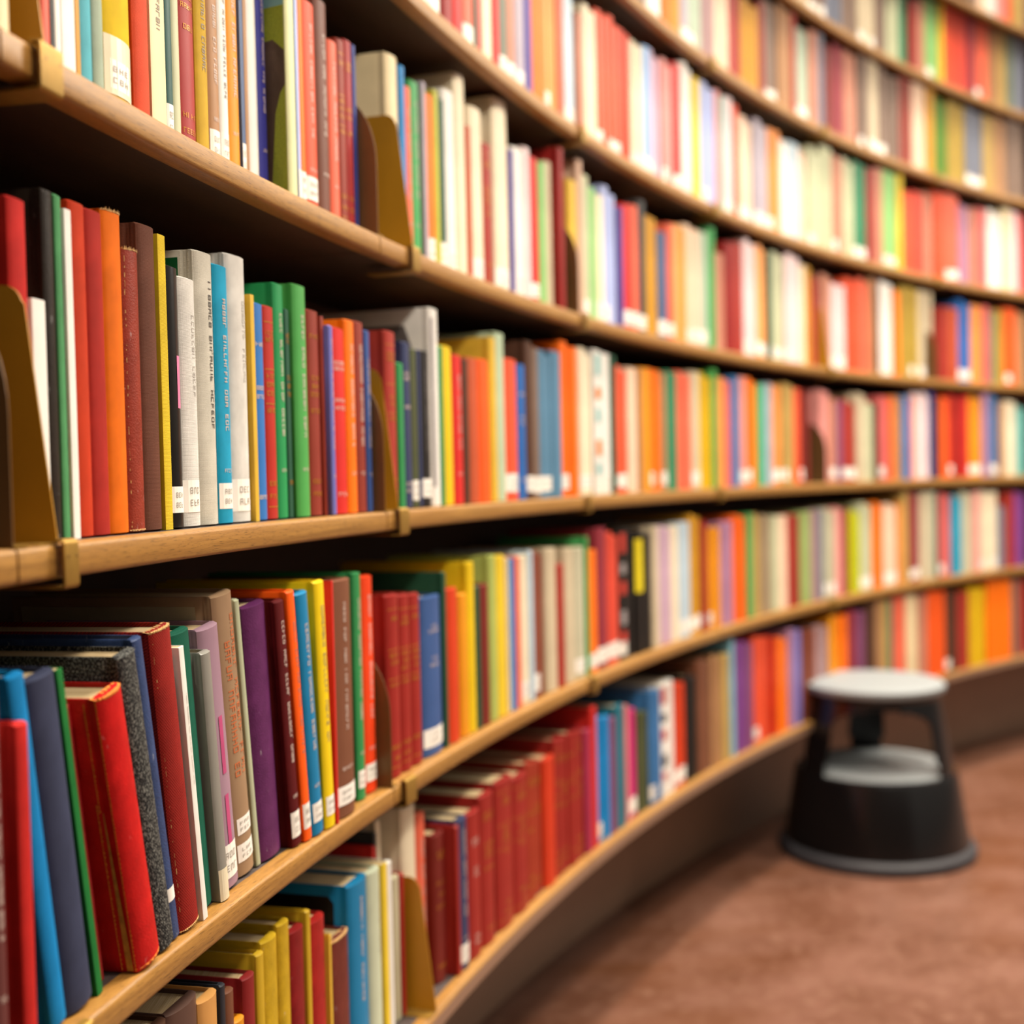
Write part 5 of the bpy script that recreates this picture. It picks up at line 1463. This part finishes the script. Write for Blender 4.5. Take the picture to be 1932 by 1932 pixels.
def far_book(lv, th, w, h, sb, col, lab):
    rg = random.Random(int((th + 2) * 1e5) + lv * 31)
    d = min(0.16, h * 0.7)
    me, t, b = cover_mesh(w, h, d, w < 0.0075)
    fm = frame(th + w / R / 2, R + sb, ZS[lv] + 0.0001) @ Matrix.Translation((-w / 2, 0, 0))
    def add(vs_, fs, mi):
        n = len(mb.v)
        mb.v.extend(tuple(fm @ Vector(v)) for v in vs_)
        mb.f.extend(tuple(n + i for i in f) for f in fs)
        mb.mi.extend([mi] * len(fs))
    add([v.co for v in me.vertices], [tuple(p.vertices) for p in me.polygons], slot(cover_mat(col)))
    bpy.data.meshes.remove(me)
    q = MB()
    if w > 2 * t + 0.001:
        q.box((t + 0.0002, b + 0.0042, 0.003), (w - t - 0.0002, d - 0.004, h - 0.0032))
        add(q.v, q.f, slot(M_PAGE))
    q = MB()
    if lab:
        z0 = 0.009 + rg.uniform(0, .004)
        strip_on_spine(q, w, b, w * 0.03, w * 0.97, z0, z0 + 0.026, 0.0003, 6)
        add(q.v, q.f, slot(M_LABEL))
for row in FAR:
    far_book(*row)
far = link('far_books', mb.mesh('far_books', 0.55), None, mats)
tag(far, 'many small out-of-focus books filling the far bays of the curved shelves', 'books', kind='stuff')

# ------------------------------------------------------------------ step stool
def step_stool(x, y, rz):
    root = bpy.data.objects.new('step_stool', None)
    COL.objects.link(root)
    root.location = (x, y, 0)
    root.rotation_euler = (0, 0, rz)
    tag(root, 'black round two-step library stool with grey treads standing on the brown floor', 'step stool')
    black = plain('black_enamel', '0c0b0c', 0.22, 0, 0.05)
    rubber = plain('dark_rubber', '2c2a2e', 0.6, 0, 0.08)
    tread = plain('grey_ribbed_rubber', '84898a', 0.6, 0, 0.05, 80)
    def lathe(name, prof, mat, seg=72, smooth=0.6):
        m = MB()
        k = len(prof)
        for i in range(seg):
            a = 2 * math.pi * i / seg
            m.v += [(r * math.cos(a), r * math.sin(a), z) for r, z in prof]
        for i in range(seg):
            i2 = (i + 1) % seg
            for j in range(k - 1):
                m.f.append((i * k + j, i2 * k + j, i2 * k + j + 1, i * k + j + 1))
                m.mi.append(0)
        return m.build(name, mat, root, smooth)
    lathe('base_drum', [(0.218, 0.024), (0.222, 0.030), (0.196, 0.196), (0.192, 0.206), (0.184, 0.208), (0.05, 0.207), (0.0005, 0.207)], black)
    lathe('rubber_ring', [(0.20, 0.0), (0.232, 0.0), (0.237, 0.006), (0.236, 0.022), (0.228, 0.030), (0.2215, 0.031), (0.2205, 0.024), (0.20, 0.02)], rubber)
    # three flared legs between the lower step and the top, arched openings between them
    def rad(z): return 0.188 - (z - 0.205) * (0.188 - 0.158) / 0.17
    seg, rows = 144, 26
    z0, z1 = 0.2065, 0.392
    m = MB()
    def is_open(a, z):
        q = (math.degrees(a) - 90.0 + 60.0) % 120.0 - 60.0    # distance to the leg centre
        q = abs(q)
        hz = (z - z0) / (z1 - z0)
        half = 13.0 + 4.0 * hz
        if hz > 0.66:
            half += 45 * (1 - math.sqrt(max(0, 1 - ((hz - 0.66) / 0.22) ** 2))) if hz < 0.88 else 99
        return q > half
    vid = {}
    def vv(i, j, inner):
        key = (i % seg, j, inner)
        if key not in vid:
            z = z0 + (z1 - z0) * j / rows
            r = rad(z) - (0.006 if inner else 0)
            a = 2 * math.pi * (i % seg) / seg
            vid[key] = len(m.v)
            m.v.append((r * math.cos(a), r * math.sin(a), z))
        return vid[key]
    solid = {(i, j): not is_open(2 * math.pi * (i + 0.5) / seg, z0 + (z1 - z0) * (j + 0.5) / rows) for i in range(seg) for j in range(rows)}
    for (i, j), s in solid.items():
        if not s: continue
        m.f.append((vv(i, j, 0), vv(i + 1, j, 0), vv(i + 1, j + 1, 0), vv(i, j + 1, 0))); m.mi.append(0)
        m.f.append((vv(i, j + 1, 1), vv(i + 1, j + 1, 1), vv(i + 1, j, 1), vv(i, j, 1))); m.mi.append(0)
        if not solid[((i - 1) % seg, j)]: m.f.append((vv(i, j, 0), vv(i, j + 1, 0), vv(i, j + 1, 1), vv(i, j, 1))); m.mi.append(0)
        if not solid[((i + 1) % seg, j)]: m.f.append((vv(i + 1, j + 1, 0), vv(i + 1, j, 0), vv(i + 1, j, 1), vv(i + 1, j + 1, 1))); m.mi.append(0)
        if j and not solid[(i, j - 1)]: m.f.append((vv(i + 1, j, 0), vv(i, j, 0), vv(i, j, 1), vv(i + 1, j, 1))); m.mi.append(0)
    m.build('leg_frame', black, root, 0.6)
    lathe('top_drum', [(0.12, 0.386), (0.159, 0.386), (0.163, 0.392), (0.163, 0.400), (0.12, 0.402)], black)
    lathe('top_tread', [(0.156, 0.398), (0.165, 0.399), (0.168, 0.404), (0.1675, 0.414), (0.160, 0.420), (0.148, 0.4215), (0.0005, 0.4215)], tread)
    lathe('lower_tread', [(0.183, 0.2075), (0.180, 0.2125), (0.12, 0.214), (0.0005, 0.214)], tread)
    return root
step_stool(0.885, 3.08, math.radians(-9))
